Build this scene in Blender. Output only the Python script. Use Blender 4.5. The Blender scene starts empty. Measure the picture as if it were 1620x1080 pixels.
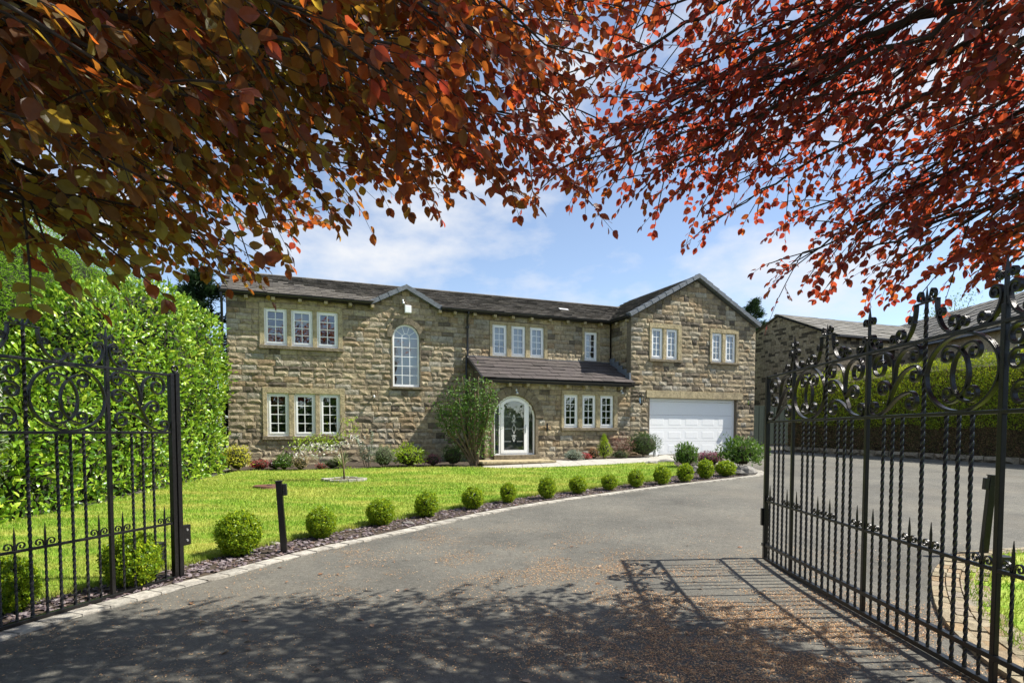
import bpy, math, random
import numpy as np
from mathutils import Matrix, Vector, noise
from mathutils.geometry import delaunay_2d_cdt

C = bpy.context.scene
R = math.radians
PI = math.pi

# ---------------------------------------------------------------- camera, world, sun, exposure
cam_data = bpy.data.cameras.new('camera')
cam = bpy.data.objects.new('camera', cam_data)
C.collection.objects.link(cam)
cam.location = (0, 0, 1.5)
cam.rotation_euler = (R(90 - 2.5), 0, 0)
cam_data.sensor_width = 36
cam_data.lens = 20.667
cam_data.shift_y = 0.1139
cam_data.clip_start = 0.05
cam_data.clip_end = 3000
C.camera = cam

SUN_VEC = Vector((0.995, 0.07, 1.24)).normalized()
sun_el = math.asin(SUN_VEC.z)
world = bpy.data.worlds.new('World')
C.world = world
world.use_nodes = True
wt = world.node_tree
wt.nodes.clear()
def wn(t, **k):
    n = wt.nodes.new(t)
    for a, b in k.items():
        setattr(n, a, b)
    return n
w_out = wn('ShaderNodeOutputWorld')
w_bg = wn('ShaderNodeBackground')
w_sky = wn('ShaderNodeTexSky', sky_type='NISHITA', sun_disc=False)
w_sky.sun_elevation = sun_el
w_sky.sun_rotation = math.atan2(SUN_VEC.x, SUN_VEC.y)
w_sky.air_density = 0.85
w_sky.dust_density = 0.2
w_sky.ozone_density = 1.0
w_bg.inputs['Strength'].default_value = 0.11
tc = wn('ShaderNodeTexCoord')
mp = wn('ShaderNodeMapping')
mp.inputs['Scale'].default_value = (1.0, 1.0, 2.2)
n1 = wn('ShaderNodeTexNoise')
n1.inputs['Scale'].default_value = 3.6
n1.inputs['Detail'].default_value = 9
n1.inputs['Roughness'].default_value = 0.56
n1.inputs['Distortion'].default_value = 0.0
cr = wn('ShaderNodeValToRGB')
cr.color_ramp.elements[0].position = 0.49
cr.color_ramp.elements[1].position = 0.68
cr.color_ramp.elements[0].color = (0.10, 0.10, 0.10, 1)
cr.color_ramp.elements[1].color = (0.95, 0.95, 0.95, 1)
mx = wn('ShaderNodeMix', data_type='RGBA')
mx.inputs[7].default_value = (4.6, 4.7, 4.9, 1)
wt.links.new(tc.outputs['Generated'], mp.inputs[0])
wt.links.new(mp.outputs[0], n1.inputs['Vector'])
wt.links.new(n1.outputs[0], cr.inputs[0])
wt.links.new(cr.outputs[0], mx.inputs[0])
wt.links.new(w_sky.outputs[0], mx.inputs[6])
wt.links.new(mx.outputs[2], w_bg.inputs[0])
wt.links.new(w_bg.outputs[0], w_out.inputs[0])

sd = bpy.data.lights.new('sun', 'SUN')
sd.energy = 5.0
sd.angle = R(0.55)
sd.color = (1.0, 0.95, 0.86)
sun = bpy.data.objects.new('sun', sd)
C.collection.objects.link(sun)
sun.rotation_euler = SUN_VEC.to_track_quat('Z', 'Y').to_euler()
sun.location = (20, 8, 40)

C.view_settings.view_transform = 'Standard'
C.view_settings.look = 'None'
C.view_settings.exposure = 0.87
C.view_settings.gamma = 1
C.cycles.use_denoising = True
C.cycles.max_bounces = 8
C.cycles.transparent_max_bounces = 12

# ---------------------------------------------------------------- helpers
def rng(s):
    return np.random.default_rng(s)

def tag(o, label=None, cat=None, group=None, kind=None):
    if label: o['label'] = label
    if cat: o['category'] = cat
    if group: o['group'] = group
    if kind: o['kind'] = kind
    return o

def link(o, parent=None):
    C.collection.objects.link(o)
    if parent is not None:
        o.parent = parent
    return o

def empty(name, loc=(0, 0, 0), rz=0.0, label=None, cat=None, group=None, kind=None):
    o = bpy.data.objects.new(name, None)
    o.empty_display_size = 0.2
    link(o)
    o.location = loc
    o.rotation_euler = (0, 0, rz)
    return tag(o, label, cat, group, kind)

def gz(x, y):
    t = y - 6.0
    if t <= -1: return 0.0
    if t < 1: return 0.045 * (t + 1) ** 2 / 4
    z = 0.045 * t
    if y > 15: z += 0.012 * (y - 15)
    return min(z, 0.87)
gzv = np.vectorize(gz)

def npmesh(name, v, f, smooth=False, rnd=None):
    """v Nx3, f: Mx3 or Mx4 array or list of such arrays"""
    me = bpy.data.meshes.new(name)
    fl = f if isinstance(f, list) else [f]
    fl = [np.asarray(a, dtype=np.int32) for a in fl if len(a)]
    v = np.asarray(v, dtype=np.float32)
    me.vertices.add(len(v))
    me.vertices.foreach_set('co', v.ravel())
    tot = sum(a.size for a in fl); nf = sum(len(a) for a in fl)
    me.loops.add(tot)
    me.loops.foreach_set('vertex_index', np.concatenate([a.ravel() for a in fl]))
    me.polygons.add(nf)
    sizes = np.concatenate([np.full(len(a), a.shape[1]) for a in fl])
    starts = np.concatenate([[0], np.cumsum(sizes)[:-1]]).astype(np.int32)
    me.polygons.foreach_set('loop_start', starts)
    me.polygons.foreach_set('use_smooth', np.full(nf, smooth))
    if rnd is not None:
        at = me.attributes.new('rnd', 'FLOAT', 'POINT')
        at.data.foreach_set('value', np.asarray(rnd, dtype=np.float32))
    me.update(calc_edges=True)
    return me

def obj(name, me, mat=None, parent=None, **k):
    o = bpy.data.objects.new(name, me)
    if mat is not None and (len(me.materials) == 0):
        me.materials.append(mat)
    link(o, parent)
    return tag(o, **k)

class MB:
    def __init__(self):
        self.v = []; self.f = []
    def add(self, vs, fs):
        b = len(self.v)
        self.v += [tuple(p) for p in vs]
        self.f += [tuple(i + b for i in f) for f in fs]
        return self
    def box(self, x0, x1, y0, y1, z0, z1):
        vs = [(x, y, z) for z in (z0, z1) for y in (y0, y1) for x in (x0, x1)]
        return self.add(vs, [(0, 2, 3, 1), (4, 5, 7, 6), (0, 1, 5, 4), (2, 6, 7, 3), (0, 4, 6, 2), (1, 3, 7, 5)])
    def tube(self, pts, r, n=8, caps=True, rot=0.0, twist=0.0):
        pts = [Vector(p) for p in pts]
        m = len(pts)
        rs = r if isinstance(r, (list, tuple)) else [r] * m
        vs = []
        up = Vector((0, 0, 1))
        t0 = (pts[1] - pts[0]).normalized()
        a = t0.orthogonal() if abs(t0.z) > 0.95 else t0.cross(up)
        a.normalize()
        if abs(t0.z) > 0.95: a = Vector((1, 0, 0))
        for i, p in enumerate(pts):
            t = (pts[min(i + 1, m - 1)] - pts[max(i - 1, 0)]).normalized()
            a = (a - t * a.dot(t)).normalized()
            b = t.cross(a)
            for k in range(n):
                an = 2 * PI * k / n + rot + twist * i
                vs.append(p + (a * math.cos(an) + b * math.sin(an)) * rs[i])
        fs = []
        for i in range(m - 1):
            for k in range(n):
                k2 = (k + 1) % n
                fs.append((i * n + k, i * n + k2, (i + 1) * n + k2, (i + 1) * n + k))
        if caps:
            fs.append(tuple(range(n))[::-1]); fs.append(tuple((m - 1) * n + k for k in range(n)))
        return self.add(vs, fs)
    def ribbon(self, path, w, th):
        """flat bar in the local xz plane: path of (x,z), width w along y, thickness th"""
        m = len(path); vs = []
        for i, (x, z) in enumerate(path):
            x0, z0 = path[max(i - 1, 0)]; x1, z1 = path[min(i + 1, m - 1)]
            tx, tz = x1 - x0, z1 - z0
            l = math.hypot(tx, tz) or 1
            nx, nz = -tz / l * th / 2, tx / l * th / 2
            vs += [(x + nx, -w / 2, z + nz), (x + nx, w / 2, z + nz), (x - nx, w / 2, z - nz), (x - nx, -w / 2, z - nz)]
        fs = []
        for i in range(m - 1):
            for k in range(4):
                k2 = (k + 1) % 4
                fs.append((i * 4 + k, i * 4 + k2, i * 4 + 4 + k2, i * 4 + 4 + k))
        fs += [(3, 2, 1, 0), tuple((m - 1) * 4 + k for k in range(4))]
        return self.add(vs, fs)
    def colstrip(self, us, zl, zh, y0, y1):
        """solid between z=zl(u) and z=zh(u) over us, from y0 to y1"""
        vs = []
        for u in us:
            a, b = zl(u), zh(u)
            b = max(b, a + 1e-4)
            vs += [(u, y0, a), (u, y1, a), (u, y1, b), (u, y0, b)]
        fs = []
        n = len(us)
        for i in range(n - 1):
            for k in range(4):
                k2 = (k + 1) % 4
                fs.append((i * 4 + k, i * 4 + 4 + k, i * 4 + 4 + k2, i * 4 + k2))
        fs += [(0, 1, 2, 3), tuple((n - 1) * 4 + k for k in (3, 2, 1, 0))]
        return self.add(vs, fs)
    def disc(self, c, r, h, n=20, jitter=0, seed=0):
        q = random.Random(seed)
        rr = [r * (1 + q.uniform(-jitter, jitter)) for _ in range(n)]
        vs = [(c[0] + rr[k] * math.cos(2 * PI * k / n), c[1] + rr[k] * math.sin(2 * PI * k / n), c[2]) for k in range(n)]
        vs += [(c[0] + .96 * rr[k] * math.cos(2 * PI * k / n), c[1] + .96 * rr[k] * math.sin(2 * PI * k / n), c[2] + h) for k in range(n)]
        fs = [(k, (k + 1) % n, n + (k + 1) % n, n + k) for k in range(n)] + [tuple(range(n, 2 * n)), tuple(range(n))[::-1]]
        return self.add(vs, fs)
    def mesh(self, name, smooth=False):
        me = bpy.data.meshes.new(name)
        me.from_pydata([tuple(p) for p in self.v], [], self.f)
        if smooth:
            me.polygons.foreach_set('use_smooth', [True] * len(me.polygons))
        me.update()
        return me
    def build(self, name, mat, parent=None, smooth=False, bevel=0.0, **k):
        o = obj(name, self.mesh(name, smooth), mat, parent, **k)
        if bevel:
            b = o.modifiers.new('bevel', 'BEVEL'); b.width = bevel; b.segments = 2; b.limit_method = 'ANGLE'
        return o

# ---------------------------------------------------------------- materials
def newmat(name):
    m = bpy.data.materials.new(name); m.use_nodes = True
    nt = m.node_tree; nt.nodes.clear()
    out = nt.nodes.new('ShaderNodeOutputMaterial')
    def N(t, ins=None, **k):
        n = nt.nodes.new(t)
        for a, b in k.items(): setattr(n, a, b)
        for a, b in (ins or {}).items():
            if isinstance(b, bpy.types.NodeSocket): nt.links.new(b, n.inputs[a])
            else: n.inputs[a].default_value = b
        return n
    return m, nt, out, N

def ramp(N, fac, stops, interp='LINEAR'):
    n = N('ShaderNodeValToRGB', {0: fac})
    e = n.color_ramp.elements
    n.color_ramp.interpolation = interp
    while len(e) > 1: e.remove(e[-1])
    e[0].position = stops[0][0]; e[0].color = (*stops[0][1], 1)
    for p, c in stops[1:]:
        q = e.new(p); q.color = (*c, 1)
    return n.outputs[0]

def mixc(N, fac, a, b, mode='MIX'):
    n = N('ShaderNodeMix', data_type='RGBA', blend_type=mode)
    for i, x in ((0, fac), (6, a), (7, b)):
        if isinstance(x, bpy.types.NodeSocket): n.id_data.links.new(x, n.inputs[i])
        else: n.inputs[i].default_value = x if i == 0 else ((*x, 1) if len(x) == 3 else x)
    return n.outputs[2]

def g(v): return (v, v, v)

def rndsock(N):
    a = N('ShaderNodeAttribute', attribute_name='rnd')
    o = N('ShaderNodeObjectInfo')
    s = N('ShaderNodeMath', {0: a.outputs['Fac'], 1: o.outputs['Random']}, operation='ADD')
    return N('ShaderNodeMath', {0: s.outputs[0]}, operation='FRACT').outputs[0]

def plain(name, col, rough=0.6, metal=0.0, spec=0.5, bump=0.0, bscale=60, vary=0.15):
    m, nt, out, N = newmat(name)
    tc = N('ShaderNodeTexCoord')
    no = N('ShaderNodeTexNoise', {'Vector': tc.outputs['Object'], 'Scale': bscale * .25, 'Detail': 6})
    c = ramp(N, no.outputs[0], [(.3, tuple(x * (1 - vary) for x in col)), (.7, tuple(min(1, x * (1 + vary)) for x in col))])
    b = N('ShaderNodeBsdfPrincipled', {'Base Color': c, 'Roughness': rough, 'Metallic': metal, 'Specular IOR Level': spec})
    if bump:
        n2 = N('ShaderNodeTexNoise', {'Vector': tc.outputs['Object'], 'Scale': bscale, 'Detail': 4})
        bm = N('ShaderNodeBump', {'Height': n2.outputs[0], 'Strength': bump, 'Distance': .01})
        nt.links.new(bm.outputs[0], b.inputs['Normal'])
    nt.links.new(b.outputs[0], out.inputs[0])
    return m

def leafmat(name, stops, trans=(.3, .4, .05), tw=0.4, rough=0.4, spec=0.5, trans2=None):
    m, nt, out, N = newmat(name)
    r = rndsock(N)
    c = ramp(N, r, stops)
    r2 = N('ShaderNodeMath', {0: N('ShaderNodeMath', {0: r, 1: 7.31}, operation='MULTIPLY').outputs[0]}, operation='FRACT').outputs[0]
    t = mixc(N, r2, tuple(x * .5 for x in trans), trans2 or trans)
    tc2 = mixc(N, 0.45, c, t)
    b = N('ShaderNodeBsdfPrincipled', {'Base Color': c, 'Roughness': rough, 'Specular IOR Level': spec})
    tr = N('ShaderNodeBsdfTranslucent', {'Color': tc2})
    ms = N('ShaderNodeMixShader', {0: tw, 1: b.outputs[0], 2: tr.outputs[0]})
    nt.links.new(ms.outputs[0], out.inputs[0])
    return m

def stonemat(name, stops, soot=.6, nscale=3.0):
    m, nt, out, N = newmat(name)
    r = rndsock(N)
    geo = N('ShaderNodeNewGeometry')
    c = ramp(N, r, stops)
    n1 = N('ShaderNodeTexNoise', {'Vector': geo.outputs['Position'], 'Scale': 9., 'Detail': 8, 'Roughness': .7})
    v1 = ramp(N, n1.outputs[0], [(.3, (.45, .43, .42)), (.55, (1, 1, 1)), (.75, (1.25, 1.2, 1.1))])
    c = mixc(N, 1.0, c, v1, 'MULTIPLY')
    n2 = N('ShaderNodeTexNoise', {'Vector': geo.outputs['Position'], 'Scale': nscale * .35, 'Detail': 6, 'Roughness': .65})
    s = ramp(N, n2.outputs[0], [(.42, g(0.)), (.68, g(soot))])
    c = mixc(N, s, c, (.06, .052, .04))
    n3 = N('ShaderNodeTexNoise', {'Vector': geo.outputs['Position'], 'Scale': 24., 'Detail': 8, 'Roughness': .72})
    bm = N('ShaderNodeBump', {'Height': n3.outputs[0], 'Strength': .8, 'Distance': .03})
    b = N('ShaderNodeBsdfPrincipled', {'Base Color': c, 'Roughness': .92, 'Specular IOR Level': .2, 'Normal': bm.outputs[0]})
    nt.links.new(b.outputs[0], out.inputs[0])
    return m

M = {}
M['stone'] = stonemat('gritstone', [(0, (.13, .11, .085)), (.07, (.2, .165, .12)), (.14, (.38, .315, .215)), (.3, (.46, .375, .245)), (.42, (.36, .265, .16)), (.55, (.46, .385, .27)), (.66, (.41, .38, .315)), (.78, (.52, .43, .28)), (.9, (.35, .295, .21)), (1, (.44, .345, .215))], .38)
M['nstone'] = stonemat('neighbour_stone', [(0, (.06, .05, .04)), (.2, (.09, .075, .055)), (.3, (.27, .22, .15)), (.6, (.33, .28, .2)), (.8, (.24, .2, .14)), (1, (.3, .24, .17))], .25)
M['mortar'] = plain('mortar', (.16, .13, .09), .95, bump=.5, vary=.3)
M['ashlar'] = stonemat('ashlar', [(0, (.46, .385, .24)), (.5, (.50, .415, .25)), (1, (.43, .355, .225))], .22, 5)
M['darkashlar'] = stonemat('weathered_ashlar', [(0, (.24, .2, .14)), (.5, (.28, .235, .16)), (1, (.22, .185, .13))], .35, 5)
M['white'] = plain('white_upvc', (.9, .91, .91), .35, spec=.5, vary=.02)
M['black'] = plain('black_plastic', (.018, .018, .02), .35, vary=.2)
M['iron'] = plain('black_painted_iron', (.007, .0065, .0065), .3, spec=.45, bump=.2, bscale=140, vary=.4)
M['bluegrey'] = plain('blue_grey_tile', (.13, .145, .165), .6, bump=.3, vary=.25)
M['lead'] = plain('lead_flashing', (.16, .18, .21), .5, vary=.3)
M['hall'] = plain('pale_hall', (.6, .6, .55), .9)
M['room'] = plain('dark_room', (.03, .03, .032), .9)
M['blind'] = plain('pale_blind', (.62, .63, .62), .8, vary=.05)
M['silver'] = plain('brushed_metal', (.5, .5, .5), .35, metal=.8)
M['soil'] = plain('dark_soil', (.05, .035, .022), .95, bump=1.0, bscale=40, vary=.5)
M['concrete'] = plain('pale_paving', (.38, .36, .315), .9, bump=.3, bscale=30, vary=.14)
M['fence'] = plain('dark_green_fence', (.02, .035, .024), .7, vary=.3)
M['brownlid'] = plain('brown_cover', (.13, .055, .035), .7, bump=.3, vary=.3)
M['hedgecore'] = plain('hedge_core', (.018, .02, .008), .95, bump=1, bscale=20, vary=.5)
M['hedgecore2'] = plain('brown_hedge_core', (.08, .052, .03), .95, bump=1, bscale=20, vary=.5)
M['twig'] = plain('twig', (.17, .12, .07), .85, bump=.5, vary=.3)
M['beechbark'] = plain('beech_bark', (.045, .036, .03), .85, bump=.5, bscale=50, vary=.3)
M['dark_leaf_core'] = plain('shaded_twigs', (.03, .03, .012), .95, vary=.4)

def roofmat(name, stops, moss=.5):
    m, nt, out, N = newmat(name)
    r = rndsock(N)
    geo = N('ShaderNodeNewGeometry')
    c = ramp(N, r, stops)
    n1 = N('ShaderNodeTexNoise', {'Vector': geo.outputs['Position'], 'Scale': 2.2, 'Detail': 8, 'Roughness': .7})
    s = ramp(N, n1.outputs[0], [(.4, g(0.)), (.7, g(moss))])
    c = mixc(N, s, c, (.19, .17, .13))
    n3 = N('ShaderNodeTexNoise', {'Vector': geo.outputs['Position'], 'Scale': 30., 'Detail': 6, 'Roughness': .7})
    c = mixc(N, 1.0, c, ramp(N, n3.outputs[0], [(.3, g(.6)), (.7, g(1.2))]), 'MULTIPLY')
    bm = N('ShaderNodeBump', {'Height': n3.outputs[0], 'Strength': .4, 'Distance': .015})
    b = N('ShaderNodeBsdfPrincipled', {'Base Color': c, 'Roughness': .85, 'Specular IOR Level': .3, 'Normal': bm.outputs[0]})
    nt.links.new(b.outputs[0], out.inputs[0])
    return m
M['roof'] = roofmat('weathered_roof_tile', [(0, (.075, .066, .058)), (.5, (.14, .125, .105)), (1, (.105, .092, .08))], .4)
M['porchroof'] = roofmat('porch_roof_tile', [(0, (.05, .042, .04)), (.5, (.085, .07, .066)), (1, (.066, .055, .052))], .12)
M['nslate'] = roofmat('stone_slate', [(0, (.12, .115, .10)), (.5, (.22, .21, .19)), (1, (.17, .16, .145))], .6)

# window glass: see-through with a sharp reflection
m, nt, out, N = newmat('window_glass')
fr = N('ShaderNodeFresnel', {0: 1.7})
tr = N('ShaderNodeBsdfTransparent', {0: (.75, .8, .8, 1)})
tcn = N('ShaderNodeTexCoord')
nz = N('ShaderNodeTexNoise', {'Vector': tcn.outputs['Object'], 'Scale': 3., 'Detail': 1})
bmp = N('ShaderNodeBump', {'Height': nz.outputs[0], 'Strength': .04, 'Distance': .05})
gl = N('ShaderNodeBsdfGlossy', {0: (1, 1, 1, 1), 'Roughness': .0, 'Normal': bmp.outputs[0]})
ad = N('ShaderNodeMath', {0: fr.outputs[0], 1: .10}, operation='ADD')
ms = N('ShaderNodeMixShader', {0: ad.outputs[0], 1: tr.outputs[0], 2: gl.outputs[0]})
nt.links.new(ms.outputs[0], out.inputs[0])
M['glass'] = m

# asphalt
m, nt, out, N = newmat('asphalt')
geo = N('ShaderNodeNewGeometry')
P = geo.outputs['Position']
n1 = N('ShaderNodeTexNoise', {'Vector': P, 'Scale': 75., 'Detail': 5, 'Roughness': .8})
n2 = N('ShaderNodeTexNoise', {'Vector': P, 'Scale': .55, 'Detail': 10, 'Roughness': .7})
vo = N('ShaderNodeTexVoronoi', {'Vector': P, 'Scale': 42.})
c = ramp(N, n1.outputs[0], [(.3, (.066, .064, .056)), (.55, (.125, .122, .106)), (.72, (.27, .26, .22))])
c = mixc(N, 1., c, ramp(N, n2.outputs[0], [(.28, (.55, .54, .54)), (.5, (1., .98, .96)), (.72, (1.45, 1.40, 1.32))]), 'MULTIPLY')
n9 = N('ShaderNodeTexNoise', {'Vector': P, 'Scale': 17., 'Detail': 8, 'Roughness': .85})
c = mixc(N, 1., c, ramp(N, n9.outputs[0], [(.3, g(.62)), (.5, g(1.)), (.7, g(1.4))]), 'MULTIPLY')
sp = ramp(N, vo.outputs['Distance'], [(.0, g(1.)), (.2, g(0.))])
vr = N('ShaderNodeSeparateColor', {0: vo.outputs['Color']})
sel = N('ShaderNodeMath', {0: vr.outputs[0], 1: .8}, operation='GREATER_THAN')
sp2 = N('ShaderNodeMath', {0: sp, 1: sel.outputs[0]}, operation='MULTIPLY')
c = mixc(N, sp2.outputs[0], c, (.36, .31, .24))
n4 = N('ShaderNodeTexNoise', {'Vector': P, 'Scale': .45, 'Detail': 5, 'Roughness': .6})
c = mixc(N, ramp(N, n4.outputs[0], [(.5, g(0.)), (.75, g(.4))]), c, (.16, .135, .10))
bm = N('ShaderNodeBump', {'Height': n1.outputs[0], 'Strength': .8, 'Distance': .012})
b = N('ShaderNodeBsdfPrincipled', {'Base Color': c, 'Roughness': .88, 'Specular IOR Level': .35, 'Normal': bm.outputs[0]})
nt.links.new(b.outputs[0], out.inputs[0])
M['asphalt'] = m

# lawn soil sheet seen between blades
m, nt, out, N = newmat('lawn_turf')
geo = N('ShaderNodeNewGeometry')
P = geo.outputs['Position']
n1 = N('ShaderNodeTexNoise', {'Vector': P, 'Scale': 55., 'Detail': 5, 'Roughness': .8})
mp_ = N('ShaderNodeMapping', {'Vector': P, 'Rotation': (0, 0, .35), 'Scale': (.5, 2.2, 1)})
n2 = N('ShaderNodeTexNoise', {'Vector': mp_.outputs[0], 'Scale': 1.2, 'Detail': 7, 'Roughness': .65})
c = ramp(N, n1.outputs[0], [(.25, (.07, .13, .012)), (.5, (.18, .30, .025)), (.75, (.33, .44, .05))])
c = mixc(N, ramp(N, n2.outputs[0], [(.42, g(0.)), (.66, g(.65))]), c, (.5, .45, .12))
b = N('ShaderNodeBsdfPrincipled', {'Base Color': c, 'Roughness': .9, 'Specular IOR Level': .2})
nt.links.new(b.outputs[0], out.inputs[0])
M['turf'] = m
m, nt, out, N = newmat('grass_blade')
r = rndsock(N)
geo = N('ShaderNodeNewGeometry')
mp_ = N('ShaderNodeMapping', {'Vector': geo.outputs['Position'], 'Rotation': (0, 0, .35), 'Scale': (.5, 2.2, 1)})
n2 = N('ShaderNodeTexNoise', {'Vector': mp_.outputs[0], 'Scale': 1.2, 'Detail': 7, 'Roughness': .65})
c = ramp(N, r, [(0, (.08, .17, .014)), (.5, (.19, .35, .025)), (.85, (.32, .46, .04)), (1, (.52, .5, .15))])
c = mixc(N, ramp(N, n2.outputs[0], [(.42, g(0.)), (.66, g(.85))]), c, (.5, .47, .11))
b = N('ShaderNodeBsdfPrincipled', {'Base Color': c, 'Roughness': .6, 'Specular IOR Level': .3})
tr = N('ShaderNodeBsdfTranslucent', {'Color': c})
ms = N('ShaderNodeMixShader', {0: .35, 1: b.outputs[0], 2: tr.outputs[0]})
nt.links.new(ms.outputs[0], out.inputs[0])
M['blade'] = m
M['setts'] = stonemat('kerb_sett', [(0, (.40, .38, .33)), (.5, (.52, .49, .43)), (1, (.46, .43, .37))], .25, 4)
M['yellowsetts'] = stonemat('buff_sett', [(0, (.33, .28, .18)), (.5, (.42, .36, .25)), (.8, (.36, .26, .15)), (1, (.38, .34, .27))], .25, 4)
M['slate'] = stonemat('slate_chip', [(0, (.10, .075, .085)), (.4, (.19, .15, .16)), (.7, (.3, .26, .27)), (.85, (.2, .12, .09)), (1, (.36, .33, .33))], .2, 4)
M['rock'] = stonemat('garden_rock', [(0, (.2, .19, .18)), (.5, (.36, .34, .31)), (1, (.27, .26, .24))], .4, 6)

def beechmat():
    m, nt, out, N = newmat('copper_beech_leaf')
    t = N('ShaderNodeAttribute', attribute_name='rnd').outputs['Fac']
    c = ramp(N, t, [(0, (.085, .03, .027)), (.15, (.16, .052, .042)), (.28, (.10, .04, .03)), (.42, (.15, .055, .036)), (.55, (.09, .042, .024)), (.68, (.11, .065, .028)), (.8, (.075, .06, .024)), (.92, (.11, .11, .035)), (1, (.2, .2, .07))])
    tr_c = ramp(N, t, [(0, (.4, .05, .03)), (.12, (.72, .11, .035)), (.3, (.42, .07, .03)), (.45, (.85, .22, .03)), (.6, (.42, .10, .02)), (.75, (.6, .24, .03)), (1, (.7, .55, .06))])
    geo = N('ShaderNodeNewGeometry')
    n1 = N('ShaderNodeTexNoise', {'Vector': geo.outputs['Position'], 'Scale': 70., 'Detail': 3})
    c = mixc(N, 1.0, c, ramp(N, n1.outputs[0], [(.3, g(.7)), (.7, g(1.2))]), 'MULTIPLY')
    b = N('ShaderNodeBsdfPrincipled', {'Base Color': c, 'Roughness': .42, 'Specular IOR Level': .45})
    tr = N('ShaderNodeBsdfTranslucent', {'Color': tr_c})
    ms = N('ShaderNodeMixShader', {0: .46, 1: b.outputs[0], 2: tr.outputs[0]})
    nt.links.new(ms.outputs[0], out.inputs[0])
    return m
M['beech'] = beechmat()
M['laurel'] = leafmat('laurel_leaf', [(0, (.03, .07, .01)), (.2, (.07, .17, .014)), (.45, (.16, .32, .02)), (.8, (.30, .47, .03)), (1, (.48, .56, .06))], (.55, .75, .06), .3, .34, .5)
M['conifer'] = leafmat('conifer_spray', [(0, (.08, .19, .015)), (.5, (.18, .36, .02)), (1, (.30, .50, .035))], (.45, .7, .05), .35, .55, .3)
M['darkconifer'] = leafmat('dark_conifer_spray', [(0, (.012, .03, .012)), (.5, (.025, .05, .02)), (1, (.04, .075, .03))], (.1, .2, .05), .2, .6, .3)
M['privet'] = leafmat('privet_leaf', [(0, (.09, .17, .01)), (.4, (.22, .33, .015)), (.8, (.40, .47, .02)), (1, (.55, .55, .03))], (.75, .8, .05), .4, .45, .4)
M['privetlow'] = leafmat('bare_hedge_leaf', [(0, (.05, .055, .02)), (.4, (.11, .13, .03)), (.7, (.22, .15, .07)), (1, (.32, .17, .08))], (.2, .2, .04), .2, .6, .3)
M['box'] = leafmat('box_leaf', [(0, (.06, .13, .01)), (.35, (.15, .28, .012)), (.8, (.32, .45, .015)), (1, (.5, .57, .02))], (.75, .85, .05), .4, .4, .4)
def lm(name, a, b, c, t, tw=.3): M[name] = leafmat(name, [(0, a), (.5, b), (1, c)], t, tw, .45, .4)
lm('greenleaf', (.04, .09, .015), (.08, .17, .02), (.15, .26, .04), (.3, .5, .05))
lm('darkgreenleaf', (.025, .055, .012), (.05, .10, .018), (.08, .15, .03), (.2, .35, .05))
lm('limeleaf', (.18, .3, .01), (.3, .44, .02), (.42, .52, .03), (.7, .8, .05))
lm('yellowleaf', (.30, .34, .02), (.48, .46, .03), (.6, .55, .06), (.8, .75, .05))
lm('redleaf', (.16, .02, .02), (.3, .04, .035), (.42, .08, .06), (.7, .1, .06))
lm('crimsonflower', (.45, .02, .04), (.6, .04, .06), (.7, .12, .14), (.7, .1, .1))
lm('purpleleaf', (.12, .02, .06), (.24, .035, .10), (.38, .08, .16), (.5, .06, .2))
lm('acerleaf', (.13, .06, .05), (.26, .13, .10), (.36, .22, .18), (.5, .2, .1))
lm('orangeleaf', (.25, .12, .05), (.4, .18, .08), (.45, .28, .14), (.6, .3, .1))
lm('beigeleaf', (.3, .22, .12), (.45, .34, .22), (.55, .45, .3), (.5, .4, .2))
lm('paleleaf', (.12, .18, .09), (.24, .31, .17), (.42, .46, .3), (.4, .5, .2))
lm('silverleaf', (.2, .25, .2), (.34, .40, .33), (.5, .55, .46), (.3, .4, .2))
lm('whiteflower', (.7, .66, .64), (.82, .78, .76), (.88, .82, .82), (.8, .8, .7))
lm('strapleaf', (.12, .16, .06), (.22, .26, .11), (.4, .4, .22), (.3, .4, .1))
lm('scale', (.36, .17, .07), (.6, .34, .15), (.7, .5, .27), (.3, .15, .05), .1)
lm('fallenleaf', (.16, .08, .04), (.3, .17, .09), (.4, .28, .18), (.3, .15, .05), .1)

# ---------------------------------------------------------------- leaf templates and scatter
BEECH_V = np.array([(0, 0, 0), (.14, .16, .03), (.4, .27, .05), (.68, .22, .02), (.87, .1, -.05), (1, 0, -.12), (.87, -.1, -.05), (.68, -.22, .02), (.4, -.27, .05), (.14, -.16, .03), (.38, 0, -.01), (.7, 0, -.05)], float)
BEECH_F = np.array([(0, 10, 1), (1, 10, 2), (2, 10, 11), (2, 11, 3), (3, 11, 4), (4, 11, 5), (0, 9, 10), (9, 8, 10), (8, 11, 10), (8, 7, 11), (7, 6, 11), (6, 5, 11)])
LEAF_V = np.array([(0, 0, 0), (.45, .3, .06), (1, 0, -.05), (.45, -.3, .06)], float)
LEAF_F = np.array([(0, 2, 1), (0, 3, 2)])
LAUREL_V = np.array([(0, 0, 0), (.35, .24, .05), (.38, 0, 0), (.35, -.24, .05), (.72, .2, .0), (.72, -.2, .0), (1, 0, -.12)], float)
LAUREL_F = np.array([(0, 2, 1), (0, 3, 2), (1, 2, 4), (2, 3, 5), (2, 5, 4), (4, 5, 6)])

def norm(a):
    return a / (np.linalg.norm(a, axis=1, keepdims=True) + 1e-9)

def frames(ax, nr):
    ax = norm(ax)
    nr = norm(nr - ax * np.sum(ax * nr, 1, keepdims=True))
    return ax, np.cross(nr, ax), nr

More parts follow.
